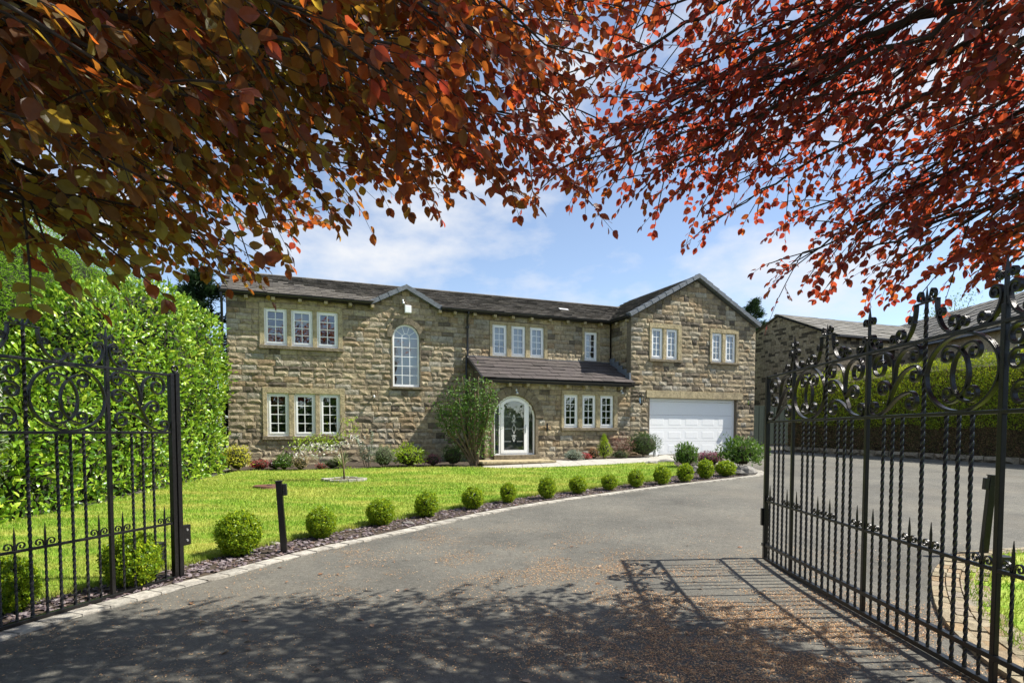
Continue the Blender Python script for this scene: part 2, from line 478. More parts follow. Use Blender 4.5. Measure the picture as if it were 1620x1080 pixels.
def scatter(T, F, pos, ax, nr, L, W, rnd):
    x, y, z = frames(ax, nr)
    n = len(pos); L = np.broadcast_to(L, (n,)); W = np.broadcast_to(W, (n,))
    v = pos[:, None, :] + (L[:, None] * T[None, :, 0])[..., None] * x[:, None] + (W[:, None] * T[None, :, 1])[..., None] * y[:, None] + (L[:, None] * T[None, :, 2])[..., None] * z[:, None]
    f = F[None] + (np.arange(n) * len(T))[:, None, None]
    return v.reshape(-1, 3), f.reshape(-1, 3), np.repeat(rnd, len(T))

def shown(P, size):
    """how large something of that size at world points P shows in the picture"""
    y = np.maximum(P[:, 1], .01)
    px = P[:, 0] / y; pz = (P[:, 2] - 1.5) / y
    ok = (P[:, 1] > .4) & (abs(px) < .9) & (pz < .78) & (pz > -.46)
    return np.where(ok, size / np.maximum(P[:, 1], .4), 0)

def leaves_obj(root, rootloc, mat, T, F, pos, ax, nr, L, W, seed, singles=0, single_name='leaf', mass_name='foliage', smooth=False, tone=None):
    """pos in world coordinates; the largest `singles` become leaf parts, the rest one stuff part"""
    q = rng(seed)
    n = len(pos)
    L = np.broadcast_to(L, (n,)).copy(); W = np.broadcast_to(W, (n,)).copy()
    rnd = q.random(n) if tone is None else tone
    loc = np.array(rootloc)
    keep = np.ones(n, bool)
    if singles:
        s = shown(pos, L)
        idx = np.argsort(-s)[:singles]
        idx = idx[s[idx] > 0]
        keep[idx] = False
        x, y, z = frames(ax[idx], nr[idx])
        base = []
        for k in range(10):
            me = npmesh(single_name, T * 1.0, F, smooth, np.full(len(T), k * .1 + .02))
            me.materials.append(mat)
            base.append(me)
        for j, i in enumerate(idx):
            o = bpy.data.objects.new(single_name, base[min(9, int(rnd[i] * 10))])
            m4 = Matrix.Identity(4)
            for r_ in range(3):
                m4[r_][0] = x[j][r_] * L[i]; m4[r_][1] = y[j][r_] * W[i]; m4[r_][2] = z[j][r_] * L[i]
                m4[r_][3] = pos[i][r_] - loc[r_]
            link(o, root)
            o.matrix_basis = m4
    v, f, rr = scatter(T, F, pos[keep] - loc, ax[keep], nr[keep], L[keep], W[keep], rnd[keep])
    return obj(mass_name, npmesh(mass_name, v, f, smooth, rr), mat, root, kind='stuff')

# ---------------------------------------------------------------- laid pieces (stones, tiles, setts)
def stone_variants(n=10, nx=5, nz=3, rough=1.0, seed=1):
    q = rng(seed); out = []
    for _ in range(n):
        v = []
        for j in range(nz):
            for i in range(nx):
                a, b = i / (nx - 1), j / (nz - 1)
                edge = i in (0, nx - 1) or j in (0, nz - 1)
                y = (-.5 + q.normal(0, .08)) if edge else (-1.0 + q.normal(0, .17) * rough)
                da = q.normal(0, .05) if not (i in (0, nx - 1)) else 0
                db = q.normal(0, .08) if not (j in (0, nz - 1)) else 0
                v.append((a + da, y, b + db))
        f = []
        for j in range(nz - 1):
            for i in range(nx - 1):
                p = j * nx + i
                if q.random() < .5: f += [(p, p + 1, p + nx + 1), (p, p + nx + 1, p + nx)]
                else: f += [(p, p + 1, p + nx), (p + 1, p + nx + 1, p + nx)]
        ring = [i for i in range(nx)] + [j * nx + nx - 1 for j in range(1, nz)] + [(nz - 1) * nx + i for i in range(nx - 2, -1, -1)] + [j * nx for j in range(nz - 2, 0, -1)]
        b0 = len(v)
        for k in ring: v.append((v[k][0], 0, v[k][2]))
        m_ = len(ring)
        for k in range(m_):
            a, b = ring[k], ring[(k + 1) % m_]
            f += [(b, a, b0 + k), (b, b0 + k, b0 + (k + 1) % m_)]
        out.append((np.array(v, float), np.array(f)))
    return out

def box_variant(taper=.0, n=6, jit=.02, seed=3):
    q = rng(seed); out = []
    for _ in range(n):
        v = [(x, y, z) for z in (0, 1) for y in (0, 1) for x in (0, 1)]
        v = [(a + (q.normal(0, jit)), b + q.normal(0, jit), c + (q.normal(0, jit * 3) if c else 0)) for a, b, c in v]
        v = [(.5 + (a - .5) * (1 - taper * c), .5 + (b - .5) * (1 - taper * c), c) for a, b, c in v]
        f = []
        for qd in [(0, 2, 3, 1), (4, 5, 7, 6), (0, 1, 5, 4), (2, 6, 7, 3), (0, 4, 6, 2), (1, 3, 7, 5)]:
            f += [(qd[0], qd[1], qd[2]), (qd[0], qd[2], qd[3])]
        out.append((np.array(v, float), np.array(f)))
    return out

def lay(parent, name, mats, variants, mat, world_m=Matrix.Identity(4), maxn=300, mass_name=None, seed=0, smooth=False):
    """mats: list of 4x4 local matrices of unit pieces. The largest in view become parts, the rest one stuff part"""
    q = rng(seed)
    n = len(mats)
    if not n: return
    A = np.array([[list(r_) for r_ in m_] for m_ in mats])
    cen = A[:, :3, 3] + .5 * (A[:, :3, 0] + A[:, :3, 2])
    wm = np.array([list(r_) for r_ in world_m])
    cw = cen @ wm[:3, :3].T + wm[:3, 3]
    size = np.linalg.norm(A[:, :3, 0], axis=1) + np.linalg.norm(A[:, :3, 2], axis=1) * 1.0
    s = shown(cw, size)
    order = np.argsort(-s)
    top = [i for i in order[:maxn] if s[i] > 0]
    ts = set(top)
    meshes = []
    for k, (v, f) in enumerate(variants):
        for c in range(2):
            me = npmesh(name, v, f, smooth, np.full(len(v), ((k * 2 + c) * .137) % 1))
            me.materials.append(mat); meshes.append(me)
    for i in top:
        o = bpy.data.objects.new(name, meshes[int(q.integers(len(meshes)))])
        link(o, parent)
        o.matrix_basis = mats[i]
    rest = [i for i in range(n) if i not in ts]
    if rest:
        V = []; F = []; Rn = []; b = 0
        for i in rest:
            v, f = variants[int(q.integers(len(variants)))]
            V.append(v @ A[i, :3, :3].T + A[i, :3, 3]); F.append(f + b); b += len(v)
            Rn.append(np.full(len(v), q.random()))
        obj(mass_name or name + '_mass', npmesh(name, np.concatenate(V), np.concatenate(F), smooth, np.concatenate(Rn)), mat, parent, kind='stuff')

def mat_axes(o, x, y, z):
    m_ = Matrix.Identity(4)
    for r_ in range(3):
        m_[r_][0] = x[r_]; m_[r_][1] = y[r_]; m_[r_][2] = z[r_]; m_[r_][3] = o[r_]
    return m_

def inpoly(poly, x, y):
    poly = np.asarray(poly); n = len(poly); ins = np.zeros(len(x), bool)
    j = n - 1
    for i in range(n):
        xi, yi = poly[i]; xj, yj = poly[j]
        c = ((yi > y) != (yj > y)) & (x < (xj - xi) * (y - yi) / (yj - yi + 1e-12) + xi)
        ins ^= c; j = i
    return ins

def sheet(name, poly, off, mat, step=.6, fn=None, label=None, **k):
    poly = [tuple(p) for p in poly]
    P = []
    n = len(poly)
    for i in range(n):
        a, b = poly[i], poly[(i + 1) % n]
        m_ = max(1, int(math.hypot(b[0] - a[0], b[1] - a[1]) / step))
        for t in range(m_): P.append((a[0] + (b[0] - a[0]) * t / m_, a[1] + (b[1] - a[1]) * t / m_))
    nb = len(P)
    xs = [p[0] for p in P]; ys = [p[1] for p in P]
    X, Y = np.meshgrid(np.arange(min(xs), max(xs), step), np.arange(min(ys), max(ys), step))
    X = X.ravel() + .013; Y = Y.ravel() + .017
    ins = inpoly(P, X, Y)
    P += list(zip(X[ins].tolist(), Y[ins].tolist()))
    r_ = delaunay_2d_cdt([Vector(p) for p in P], [(i, (i + 1) % nb) for i in range(nb)], [], 1, 1e-5)
    v = [(p.x, p.y, (fn or gz)(p.x, p.y) + off) for p in r_[0]]
    me = bpy.data.meshes.new(name)
    fs = []
    for f in r_[2]:
        a, b, c = (r_[0][i] for i in f[:3])
        fs.append(tuple(f) if (b - a).cross(c - a) > 0 else tuple(f)[::-1])
    me.from_pydata(v, [], fs); me.update()
    me.polygons.foreach_set('use_smooth', [True] * len(me.polygons))
    return obj(name, me, mat, **k)

def smooth_path(pts, step=.1):
    pts = [np.array(p, float) for p in pts]
    P = [2 * pts[0] - pts[1]] + pts + [2 * pts[-1] - pts[-2]]
    out = []
    for i in range(1, len(P) - 2):
        n = max(2, int(np.linalg.norm(P[i + 1] - P[i]) / step))
        for t in np.linspace(0, 1, n, endpoint=False):
            out.append(.5 * ((2 * P[i]) + (-P[i - 1] + P[i + 1]) * t + (2 * P[i - 1] - 5 * P[i] + 4 * P[i + 1] - P[i + 2]) * t ** 2 + (-P[i - 1] + 3 * P[i] - 3 * P[i + 1] + P[i + 2]) * t ** 3))
    out.append(pts[-1])
    return np.array(out)

def resample(path, d):
    s = np.concatenate([[0], np.cumsum(np.linalg.norm(np.diff(path, axis=0), axis=1))])
    t = np.arange(0, s[-1], d)
    return np.stack([np.interp(t, s, path[:, k]) for k in range(path.shape[1])], 1)

def offset_path(path, d):
    t = np.gradient(path, axis=0); t /= np.linalg.norm(t, axis=1, keepdims=True)
    return path + d * np.stack([-t[:, 1], t[:, 0]], 1)
# ================================================================ ground, drive, lawn
gys = [-400, -12, 5, 6, 7, 10, 15, 18, 21, 24, 26, 30, 60, 900]
vs = [(x, y, gz(x, y) - .03) for y in gys for x in (-400, 400)]
MB().add(vs, [(2 * i, 2 * i + 1, 2 * i + 3, 2 * i + 2) for i in range(len(gys) - 1)]).build('ground', M['turf'], kind='structure')
sheet('driveway', [(-14, -12), (26, -12), (26, 30), (-14, 30)], 0.0, M['asphalt'], step=.5, kind='structure')

KERB = [(-3.95, 2.2), (-3.78, 3.6), (-3.66, 4.22), (-3.5, 4.75), (-3.2, 5.5), (-2.95, 5.97), (-2.65, 6.58), (-2.19, 7.28), (-1.45, 8.2), (-.75, 9.12), (-.08, 9.9), (.62, 10.6), (1.45, 11.3), (2.59, 12.19), (3.73, 13.06), (5.23, 14.07), (6.2, 14.8), (6.62, 15.3), (6.75, 15.9), (6.6, 16.7), (6.2, 17.6), (5.75, 18.5)]
kp = smooth_path(KERB, .08)
kerb = empty('kerb', kind='structure')
kin = offset_path(kp, .21)
q = rng(11)
kr = resample(kp, .235)
td = np.gradient(kr, axis=0); td /= np.linalg.norm(td, axis=1, keepdims=True)
mats = []
for i, (p, t) in enumerate(zip(kr, td)):
    nrm_ = np.array([-t[1], t[0]])
    L_ = .228 + q.normal(0, .004); Wd = .195 + q.normal(0, .004)
    h = .032 + q.normal(0, .0015)
    z = gz(*p) - .01
    slope = (gz(p[0] + t[0] * .1, p[1] + t[1] * .1) - gz(*p)) / .1
    mats.append(mat_axes((p[0], p[1], z), (t[0] * L_, t[1] * L_, slope * L_), (nrm_[0] * Wd, nrm_[1] * Wd, 0), (0, 0, h)))
lay(kerb, 'sett', mats, box_variant(.02, 8, .006), M['setts'], maxn=300)
kbp = [tuple(p) for p in kp[::4]] + [tuple(p) for p in kin[::-4]]
kb = sheet('kerb_bedding', kbp, .008, M['concrete'], step=.25)
kb.parent = kerb

bed_edge = offset_path(kp, .20)[:-1]
lawn_edge = offset_path(kp, .80)
le = [tuple(p) for p in lawn_edge[::4] if p[1] < 13.9 and p[1] > 1.5]
be = [tuple(p) for p in bed_edge[::4]]
sheet('border_soil', be + [(5.2, 18.45), (4.75, 17.6), (4.6, 16.2), (4.2, 14.9)] + le[::-1], .012, M['soil'], step=.3, kind='structure')
LAWN = le + [(4.15, 14.75), (4.6, 15.8), (4.75, 17.2), (5.0, 18.2), (2.53, 17.12), (.9, 16.6), (-.3, 16.28), (-.9, 16.42), (-3.4, 16.4), (-5.0, 16.2), (-6.4, 15.9), (-7.3, 15.6), (-7.4, 13), (-7.4, 10.4), (-7.7, 8), (-8, 2), (-4.9, 1.2)]
def lawn_z(x, y): return gz(x, y) + .02 * math.sin(x * .9) * math.sin(y * .7)
sheet('lawn', LAWN, .035, M['turf'], step=.35, fn=lawn_z, kind='structure')
sheet('flower_bed', [(-7.6, 15.5), (-6.4, 15.85), (-5.0, 16.15), (-3.4, 16.35), (-.75, 16.4), (-.75, 18.4), (-8.2, 17.6)], .02, M['soil'], step=.4, kind='structure')
sheet('flower_bed', [(1.35, 18.55), (3.0, 18.9), (4.3, 19.25), (4.75, 19.7), (4.1, 20.9), (1.2, 19.4)], .014, M['soil'], step=.4, kind='structure')
# pale path from the door to the garage apron, laid in slabs
path_root = empty('path', kind='structure')
plow = smooth_path([(-.85, 16.6), (-.3, 16.33), (1.2, 16.68), (2.53, 17.17), (4.0, 17.75), (5.2, 18.4), (5.9, 18.9)], .1)
phigh = smooth_path([(-.75, 17.6), (-.1, 17.75), (1.32, 18.45), (2.6, 18.75), (3.92, 19.15), (4.75, 19.7), (5.3, 20.3)], .1)
a = resample(plow, (np.linalg.norm(np.diff(plow, axis=0), axis=1).sum()) / 12.01)
b = resample(phigh, (np.linalg.norm(np.diff(phigh, axis=0), axis=1).sum()) / 12.01)
for i in range(min(len(a), len(b)) - 1):
    e = .008
    A_, B_, C_, D_ = [np.array(p) for p in (a[i], a[i + 1], b[i + 1], b[i])]
    cen = (A_ + B_ + C_ + D_) / 4
    vs = []
    for off in (-.05, .03):
        for p in (A_, B_, C_, D_):
            p2 = cen + (p - cen) * (1 - e / .4)
            vs.append((p2[0], p2[1], gz(*p2) + off))
    MB().add(vs, [(4, 5, 6, 7), (0, 1, 5, 4), (1, 2, 6, 5), (2, 3, 7, 6), (3, 0, 4, 7)]).build('slab', M['concrete'], path_root)

# right-hand verge: buff setts round a patch of grass
GR = [(5.9, 6.95), (5.2, 6.5), (4.84, 6.19), (4.19, 5.39), (3.72, 4.58), (3.44, 3.97), (3.3, 3.2), (3.2, 1.6), (10.5, 1.6), (10.5, 7.2), (7.5, 7.2)]
sheet('verge_grass_soil', GR, .03, M['turf'], step=.35, kind='structure')
pav = empty('paving', kind='structure')
op = smooth_path([(2.92, 2.0), (2.93, 3.0), (3.02, 3.65), (3.28, 4.36), (3.62, 5.0), (4.26, 5.94), (4.75, 6.5), (5.2, 6.93), (5.85, 7.12), (7.5, 7.45), (9, 7.5)], .08)
orr = resample(op, .215)
td = np.gradient(orr, axis=0); td /= np.linalg.norm(td, axis=1, keepdims=True)
mats = []
for i, (p, t) in enumerate(zip(orr, td)):
    nr_ = np.array([t[1], -t[0]])
    for k in range(4 if p[1] < 6.9 else 2):
        o_ = p + nr_ * (.02 + .115 * k) + t * (.05 if k % 2 else 0)
        mats.append(mat_axes((o_[0], o_[1], gz(*o_) + .004), (t[0] * .205, t[1] * .205, 0), (nr_[0] * .108, nr_[1] * .108, 0), (0, 0, .03 + q.normal(0, .003))))
lay(pav, 'sett', mats, box_variant(.03, 8, .012, 9), M['yellowsetts'], maxn=200)

# ---------------------------------------------------------------- slate chips, fallen scales and leaves
def chips(name, pts, sz, mat, seed, zoff=.0, flat=.25, parent=None, **k):
    q = rng(seed); n = len(pts)
    z = gzv(pts[:, 0], pts[:, 1]) + zoff
    pos = np.stack([pts[:, 0], pts[:, 1], z], 1)
    T = np.array([(-.5, -.35, 0), (.4, -.45, 0), (.55, .3, 0), (-.35, .5, 0), (-.4, -.3, .13), (.35, -.35, .09), (.4, .25, .14), (-.3, .4, .1)])
    F = np.array([(4, 5, 6), (4, 6, 7), (0, 1, 5), (0, 5, 4), (1, 2, 6), (1, 6, 5), (2, 3, 7), (2, 7, 6), (3, 0, 4), (3, 4, 7)])
    an = q.random(n) * 2 * PI
    ax = np.stack([np.cos(an), np.sin(an), q.normal(0, flat, n)], 1)
    nr = np.stack([q.normal(0, flat, n), q.normal(0, flat, n), np.ones(n)], 1)
    L = sz * q.uniform(.5, 1.4, n)
    v, f, rr = scatter(T, F, pos, ax, nr, L, L * q.uniform(.5, .9, n), q.random(n))
    return obj(name, npmesh(name, v, f, False, rr), mat, parent, **k)
def sample_poly(poly, n, seed, dens=None):
    q = rng(seed); poly = np.array(poly)
    lo, hi = poly.min(0), poly.max(0)
    P = q.uniform(lo, hi, (n * 3, 2))
    ok = inpoly(poly, P[:, 0], P[:, 1])
    P = P[ok]
    if dens is not None: P = P[q.random(len(P)) < dens(P)]
    return P[:n]
bedpoly = be + [(5.2, 18.45), (4.75, 17.6), (4.6, 16.2), (4.2, 14.9)] + le[::-1]
chips('slate_chips', sample_poly(bedpoly, 26000, 21, lambda p: np.clip(6.5 / p[:, 1], .35, 1) ** 1), .047, M['slate'], 22, .022, kind='stuff', label='purple grey slate chips spread in the border beside the kerb')

def fine(x, y, s, seed):
    return np.array([noise.noise(Vector((a * s, b * s, seed))) for a, b in zip(x, y)])
q = rng(31)
# thick drift of bud scales right of centre, thinner everywhere on the near drive
P = np.concatenate([
    np.stack([q.normal(1.9, 1.0, 60000), q.normal(4.1, .8, 60000)], 1),
    np.stack([q.uniform(-4, 4.5, 34000), q.uniform(2.6, 7.2, 34000)], 1),
    np.stack([q.normal(.3, 1.3, 14000), q.normal(6.6, .9, 14000)], 1),
    np.stack([q.uniform(-3, 6, 6000), q.uniform(6, 12, 6000)], 1)])
for cx_, cy_, sx_, sy_, n_ in ((-1.0, 7.9, .3, .25, 900), (-.7, 8.3, .5, .2, 500), (.95, 6.4, .5, .22, 1500), (1.4, 6.1, .4, .2, 900), (.4, 7.6, .3, .3, 500), (-1.9, 6.9, .4, .2, 500), (1.2, 5.2, .5, .3, 1800), (2.1, 5.2, .4, .2, 1200)):
    P = np.concatenate([P, np.stack([q.normal(cx_, sx_, n_), q.normal(cy_, sy_, n_)], 1)])
nn = fine(P[:, 0], P[:, 1], 1.7, 3.3) + .6 * fine(P[:, 0], P[:, 1], 6.0, 8.3)
drift = ((P[:, 0] > .9) & (P[:, 1] < 5.5))
keep = (q.random(len(P)) < np.clip(.30 + nn * 1.5 + drift * .2, .02, 1)) & ~inpoly(np.array(LAWN), P[:, 0], P[:, 1])
P = P[keep]
def litter(name, P, sz, mat, seed, T=LEAF_V, F=LEAF_F, wf=.55, zoff=.006, **k):
    q = rng(seed); n = len(P)
    an = q.random(n) * 2 * PI
    pos = np.stack([P[:, 0], P[:, 1], gzv(P[:, 0], P[:, 1]) + zoff], 1)
    ax = np.stack([np.cos(an), np.sin(an), q.normal(0.05, .2, n)], 1)
    nr = np.stack([q.normal(0, .3, n), q.normal(0, .3, n), np.ones(n)], 1)
    L = sz * q.uniform(.5, 1.5, n)
    v, f, rr = scatter(T, F, pos, ax, nr, L, L * wf, q.random(n))
    return obj(name, npmesh(name, v, f, False, rr), mat, kind='stuff', **k)
litter('bud_scales', P, .0155, M['scale'], 33, label='orange brown bud scales scattered over the near drive')
Pl = np.stack([q.uniform(-3, 3.5, 70), q.uniform(3.4, 7.5, 70)], 1)
Pl = Pl[~inpoly(np.array(LAWN), Pl[:, 0], Pl[:, 1])]
litter('fallen_leaves', Pl, .05, M['fallenleaf'], 34, BEECH_V, BEECH_F, 1.0, .01, label='few dry fallen leaves lying on the drive')

# ---------------------------------------------------------------- grass blades
def blades(name, poly, n, seed, zf, near=6.0, hgt=.045, **k):
    q = rng(seed); poly = np.array(poly)
    P = sample_poly(poly, n, seed, lambda p: np.clip((near / np.maximum(p[:, 1], 1)) ** 1.7, .05, 1))
    n = len(P)
    z = np.array([zf(a, b) for a, b in P])
    far = np.clip(P[:, 1] / near, 1, 2.2)
    T = np.array([(0, -.5, 0), (0, .5, 0), (1, 0, 0)], float)
    pos = np.stack([P[:, 0], P[:, 1], z], 1)
    an = q.random(n) * 2 * PI; lean = q.uniform(.1, .75, n)
    ax = np.stack([np.cos(an) * lean, np.sin(an) * lean, np.ones(n)], 1)
    a2 = q.random(n) * 2 * PI
    nr = np.stack([np.cos(a2), np.sin(a2), q.normal(0, .2, n)], 1)
    L = hgt * q.uniform(.5, 1.25, n) * (1 + .1 * (far - 1))
    v, f, rr = scatter(T, np.array([(0, 1, 2)]), pos, ax, nr, L, .0065 * far * q.uniform(.7, 1.3, n), q.random(n))
    return obj(name, npmesh(name, v, f, False, rr), M['blade'], kind='stuff', **k)
blades('grass', LAWN, 330000, 41, lambda x, y: lawn_z(x, y) + .033, label='short mown grass of the front lawn')
blades('verge_grass', GR, 60000, 42, lambda x, y: gz(x, y) + .028, near=3.5, hgt=.06, label='patch of grass behind the right hand gate')
# ragged fringe of longer grass at the lawn edge
fr_ = offset_path(kp, .79)
fr_ = fr_[(fr_[:, 1] < 14) & (fr_[:, 1] > 3)]
FP = fr_[q.integers(0, len(fr_), 14000)] + q.normal(0, .035, (14000, 2))
T = np.array([(0, -.5, 0), (0, .5, 0), (1, 0, 0)], float)
an = q.random(14000) * 2 * PI
v, f, rr = scatter(T, np.array([(0, 1, 2)]), np.stack([FP[:, 0], FP[:, 1], gzv(FP[:, 0], FP[:, 1]) + .02], 1), np.stack([np.cos(an) * .6, np.sin(an) * .6, np.ones(14000)], 1), np.stack([np.sin(an), np.cos(an), np.zeros(14000)], 1), .075 * q.uniform(.5, 1.2, 14000), .007, q.random(14000))
obj('lawn_edge_grass', npmesh('lawn_edge_grass', v, f, False, rr), M['blade'], kind='stuff', label='longer grass hanging over the slate border')
# ================================================================ the stone house
HO = Vector((-8.0, 16.6, 0)); HA = R(22)
house = empty('house', HO, HA, 'long two storey stone house with white windows, arched front door and gabled garage wing', 'house')
HM = Matrix.Translation(HO) @ Matrix.Rotation(HA, 4, 'Z')
WD = -1.32                       # how far the porch and the wing stand forward
ROCK = stone_variants(12)
FLAT = box_variant(.0, 6, .012, 5)

def holes_boxes(mb, u0, u1, z0, z1, holes, y0, y1, tri=None):
    """solid wall u0..u1 x z0..z1 between depths y0,y1 minus rectangular holes"""
    us = sorted({u0, u1, *[h for r_ in holes for h in r_[:2] if u0 < h < u1]})
    zs = sorted({z0, z1, *[h for r_ in holes for h in r_[2:] if z0 < h < z1]})
    for a, b in zip(zs[:-1], zs[1:]):
        run = None
        for c, d in zip(us[:-1], us[1:]):
            m_ = ((c + d) / 2, (a + b) / 2)
            solid = not any(h[0] < m_[0] < h[1] and h[2] < m_[1] < h[3] for h in holes)
            if solid: run = (run[0], d) if run else (c, d)
            if (not solid or d == us[-1]) and run:
                mb.box(run[0], run[1], y0, y1, a, b); run = None
    return mb

def arch_holes(c, r, zb, zs, n=14):
    out = [(c - r, c + r, zb, zs)]
    for i in range(n):
        a, b = c - r + 2 * r * i / n, c - r + 2 * r * (i + 1) / n
        m_ = (a + b) / 2 - c
        out.append((a, b, zs, zs + math.sqrt(max(r * r - m_ * m_, 0))))
    return out

def rows_between(keys, h, q):
    out = []
    for a, b in zip(keys[:-1], keys[1:]):
        n = max(1, round((b - a) / h))
        cuts = [a + (b - a) * i / n for i in range(n + 1)]
        for i in range(1, n): cuts[i] += q.uniform(-.022, .022)
        out += list(zip(cuts[:-1], cuts[1:]))
    return out

def stone_rows(u_lo, u_hi, keys, cuts, d, seed, h=.168, depth=.036, wmin=.2, wmax=.52, joint=.009, axis='u', fixed=0.0, sign=1):
    """returns matrices of stones. cuts(z0,z1) -> list of (a,b) to leave out; u_lo,u_hi may be functions of z"""
    q = random.Random(seed); mats = []
    class Q:  # adapter
        pass
    for z0, z1 in rows_between(keys, h, q):
        zm = (z0 + z1) / 2
        a0 = u_lo(z1) if callable(u_lo) else u_lo
        b0 = u_hi(z1) if callable(u_hi) else u_hi
        if b0 - a0 < .08: continue
        segs = [(a0, b0)]
        for c0, c1 in cuts(z0, z1):
            ns = []
            for a, b in segs:
                if c1 <= a or c0 >= b: ns.append((a, b)); continue
                if c0 > a: ns.append((a, c0))
                if c1 < b: ns.append((c1, b))
            segs = ns
        for a, b in segs:
            x = a
            while b - x > .03:
                w = q.uniform(wmin, wmax) * (1 if (z1 - z0) > .14 else .9)
                if b - x - w < wmin * .7: w = b - x
                dd = depth * q.uniform(.75, 1.25)
                j = joint
                if w > 2.2 * j:
                    if axis == 'u':
                        mats.append(mat_axes((x + j / 2, d, z0 + j / 2), (w - j, 0, 0), (0, dd, 0), (0, 0, z1 - z0 - j)))
                    else:   # wall running back, outer face towards sign*u
                        if sign < 0: mats.append(mat_axes((fixed, x + w - j / 2, z0 + j / 2), (0, -(w - j), 0), (dd, 0, 0), (0, 0, z1 - z0 - j)))
                        else: mats.append(mat_axes((fixed, x + j / 2, z0 + j / 2), (0, w - j, 0), (-dd, 0, 0), (0, 0, z1 - z0 - j)))
                x += w
    return mats

def overlap_cuts(rects, arches=()):
    def f(z0, z1):
        out = [(r_[0], r_[1]) for r_ in rects if min(z1, r_[3]) - max(z0, r_[2]) > .25 * (z1 - z0)]
        for c, r, zb, zs, rl in arches:          # rl = half width below the spring
            zm = (z0 + z1) / 2
            if zb < zm < zs: out.append((c - rl, c + rl))
            elif zs <= zm < zs + r: 
                w = math.sqrt(r * r - (zm - zs) ** 2) - .01
                out.append((c - w, c + w))
        return out
    return f

# ---- openings (surround rectangles) in wall coordinates
S_UL = (.85, 3.15, 3.93, 5.22); S_LL = (.9, 3.19, 1.31, 2.81)
S_UM = (7.85, 9.95, 3.95, 5.18); S_US = (11.31, 12.03, 3.95, 5.18)
S_PL = (9.83, 11.94, 1.58, 2.87); S_W1 = (13.2, 14.54, 3.97, 5.26); S_W2 = (15.79, 17.1, 3.99, 5.24)
LINT = (13.09, 17.34, 2.70, 2.96)
GAR = (13.24, 17.06, .70, 2.70)

wall_back = .06
walls = []
# main wall
mb = MB()
inner = lambda s, e=.10: (s[0] + e, s[1] - e, s[2] + e * .8, s[3] - e)
def cas_holes(sur, cas, z0, z1): return [(a, b, z0, z1) for a, b in cas]
C_UL = [(.98, 1.59), (1.71, 2.30), (2.42, 3.02)]; C_LL = [(1.02, 1.61), (1.755, 2.345), (2.47, 3.05)]
C_UM = [(7.94, 8.465), (8.62, 9.14), (9.30, 9.83)]; C_US = [(11.395, 11.915)]
C_PL = [(9.92, 10.45), (10.6, 11.12), (11.275, 11.8)]
C_W1 = [(13.28, 13.77), (13.9, 14.39)]; C_W2 = [(15.88, 16.36), (16.5, 16.98)]
h_main = [inner(S_UL), inner(S_LL), inner(S_UM, .06), inner(S_US, .06)] + arch_holes(5.07, .43, 2.93, 4.45)
holes_boxes(mb, 0, 12.46, .2, 5.42, h_main, wall_back, .30)
# small gable above the arched window
mb.add([(4.0, wall_back, 5.42), (6.14, wall_back, 5.42), (5.07, wall_back, 5.96), (4.0, .30, 5.42), (6.14, .30, 5.42), (5.07, .30, 5.96)], [(0, 1, 2), (5, 4, 3), (0, 2, 5, 3), (1, 4, 5, 2)])
# left end, back and the far end (plain, behind everything seen)
mb.box(0.04, .28, .30, 5.2, .2, 5.4)
mb.add([(0.04, .0, 5.41), (0.04, 5.2, 5.41), (0.04, 2.6, 6.5), (.28, .0, 5.41), (.28, 5.2, 5.41), (.28, 2.6, 6.5)], [(0, 1, 2), (5, 4, 3), (0, 2, 5, 3), (1, 4, 5, 2)])
mb.box(.04, 17.7, 5.2, 5.45, .2, 5.4)
mb.build('wall', M['mortar'], house)
wall_main = [o for o in house.children if o.name.startswith('wall')][-1] if house.children else None
# porch walls
mb = MB()
h_porch = [inner(S_PL, .08)] + arch_holes(8.21, .71, .79, 1.955)
holes_boxes(mb, 7.2, 12.46, .2, 3.1, h_porch, WD + wall_back, WD + .30)
mb.box(7.26, 7.5, WD + .30, .05, .2, 3.1)
mb.add([(7.26, WD + .06, 3.1), (7.26, .05, 3.1), (7.26, .05, 3.8), (7.5, WD + .06, 3.1), (7.5, .05, 3.1), (7.5, .05, 3.8)], [(0, 2, 1), (3, 4, 5), (0, 1, 4, 3), (0, 3, 5, 2), (1, 2, 5, 4)])
wall_porch = mb.build('wall', M['mortar'], house)
# wing walls
mb = MB()
h_wing = [inner(S_W1, .06), inner(S_W2, .06), (GAR[0], GAR[1], .0, GAR[3])]
holes_boxes(mb, 12.46, 17.92, .2, 5.42, h_wing, WD + wall_back, WD + .30)
mb.add([(12.46, WD + .06, 5.42), (17.92, WD + .06, 5.42), (15.19, WD + .06, 6.88), (12.46, WD + .3, 5.42), (17.92, WD + .3, 5.42), (15.19, WD + .3, 6.88)], [(0, 1, 2), (5, 4, 3), (0, 2, 5, 3), (1, 4, 5, 2)])
mb.box(12.52, 12.76, WD + .30, .02, 3.1, 5.42)
mb.box(17.62, 17.86, WD + .30, 5.2, .2, 5.42)
wall_wing = mb.build('wall', M['mortar'], house)
wall_main = [o for o in house.children if o.name == 'wall'][0]
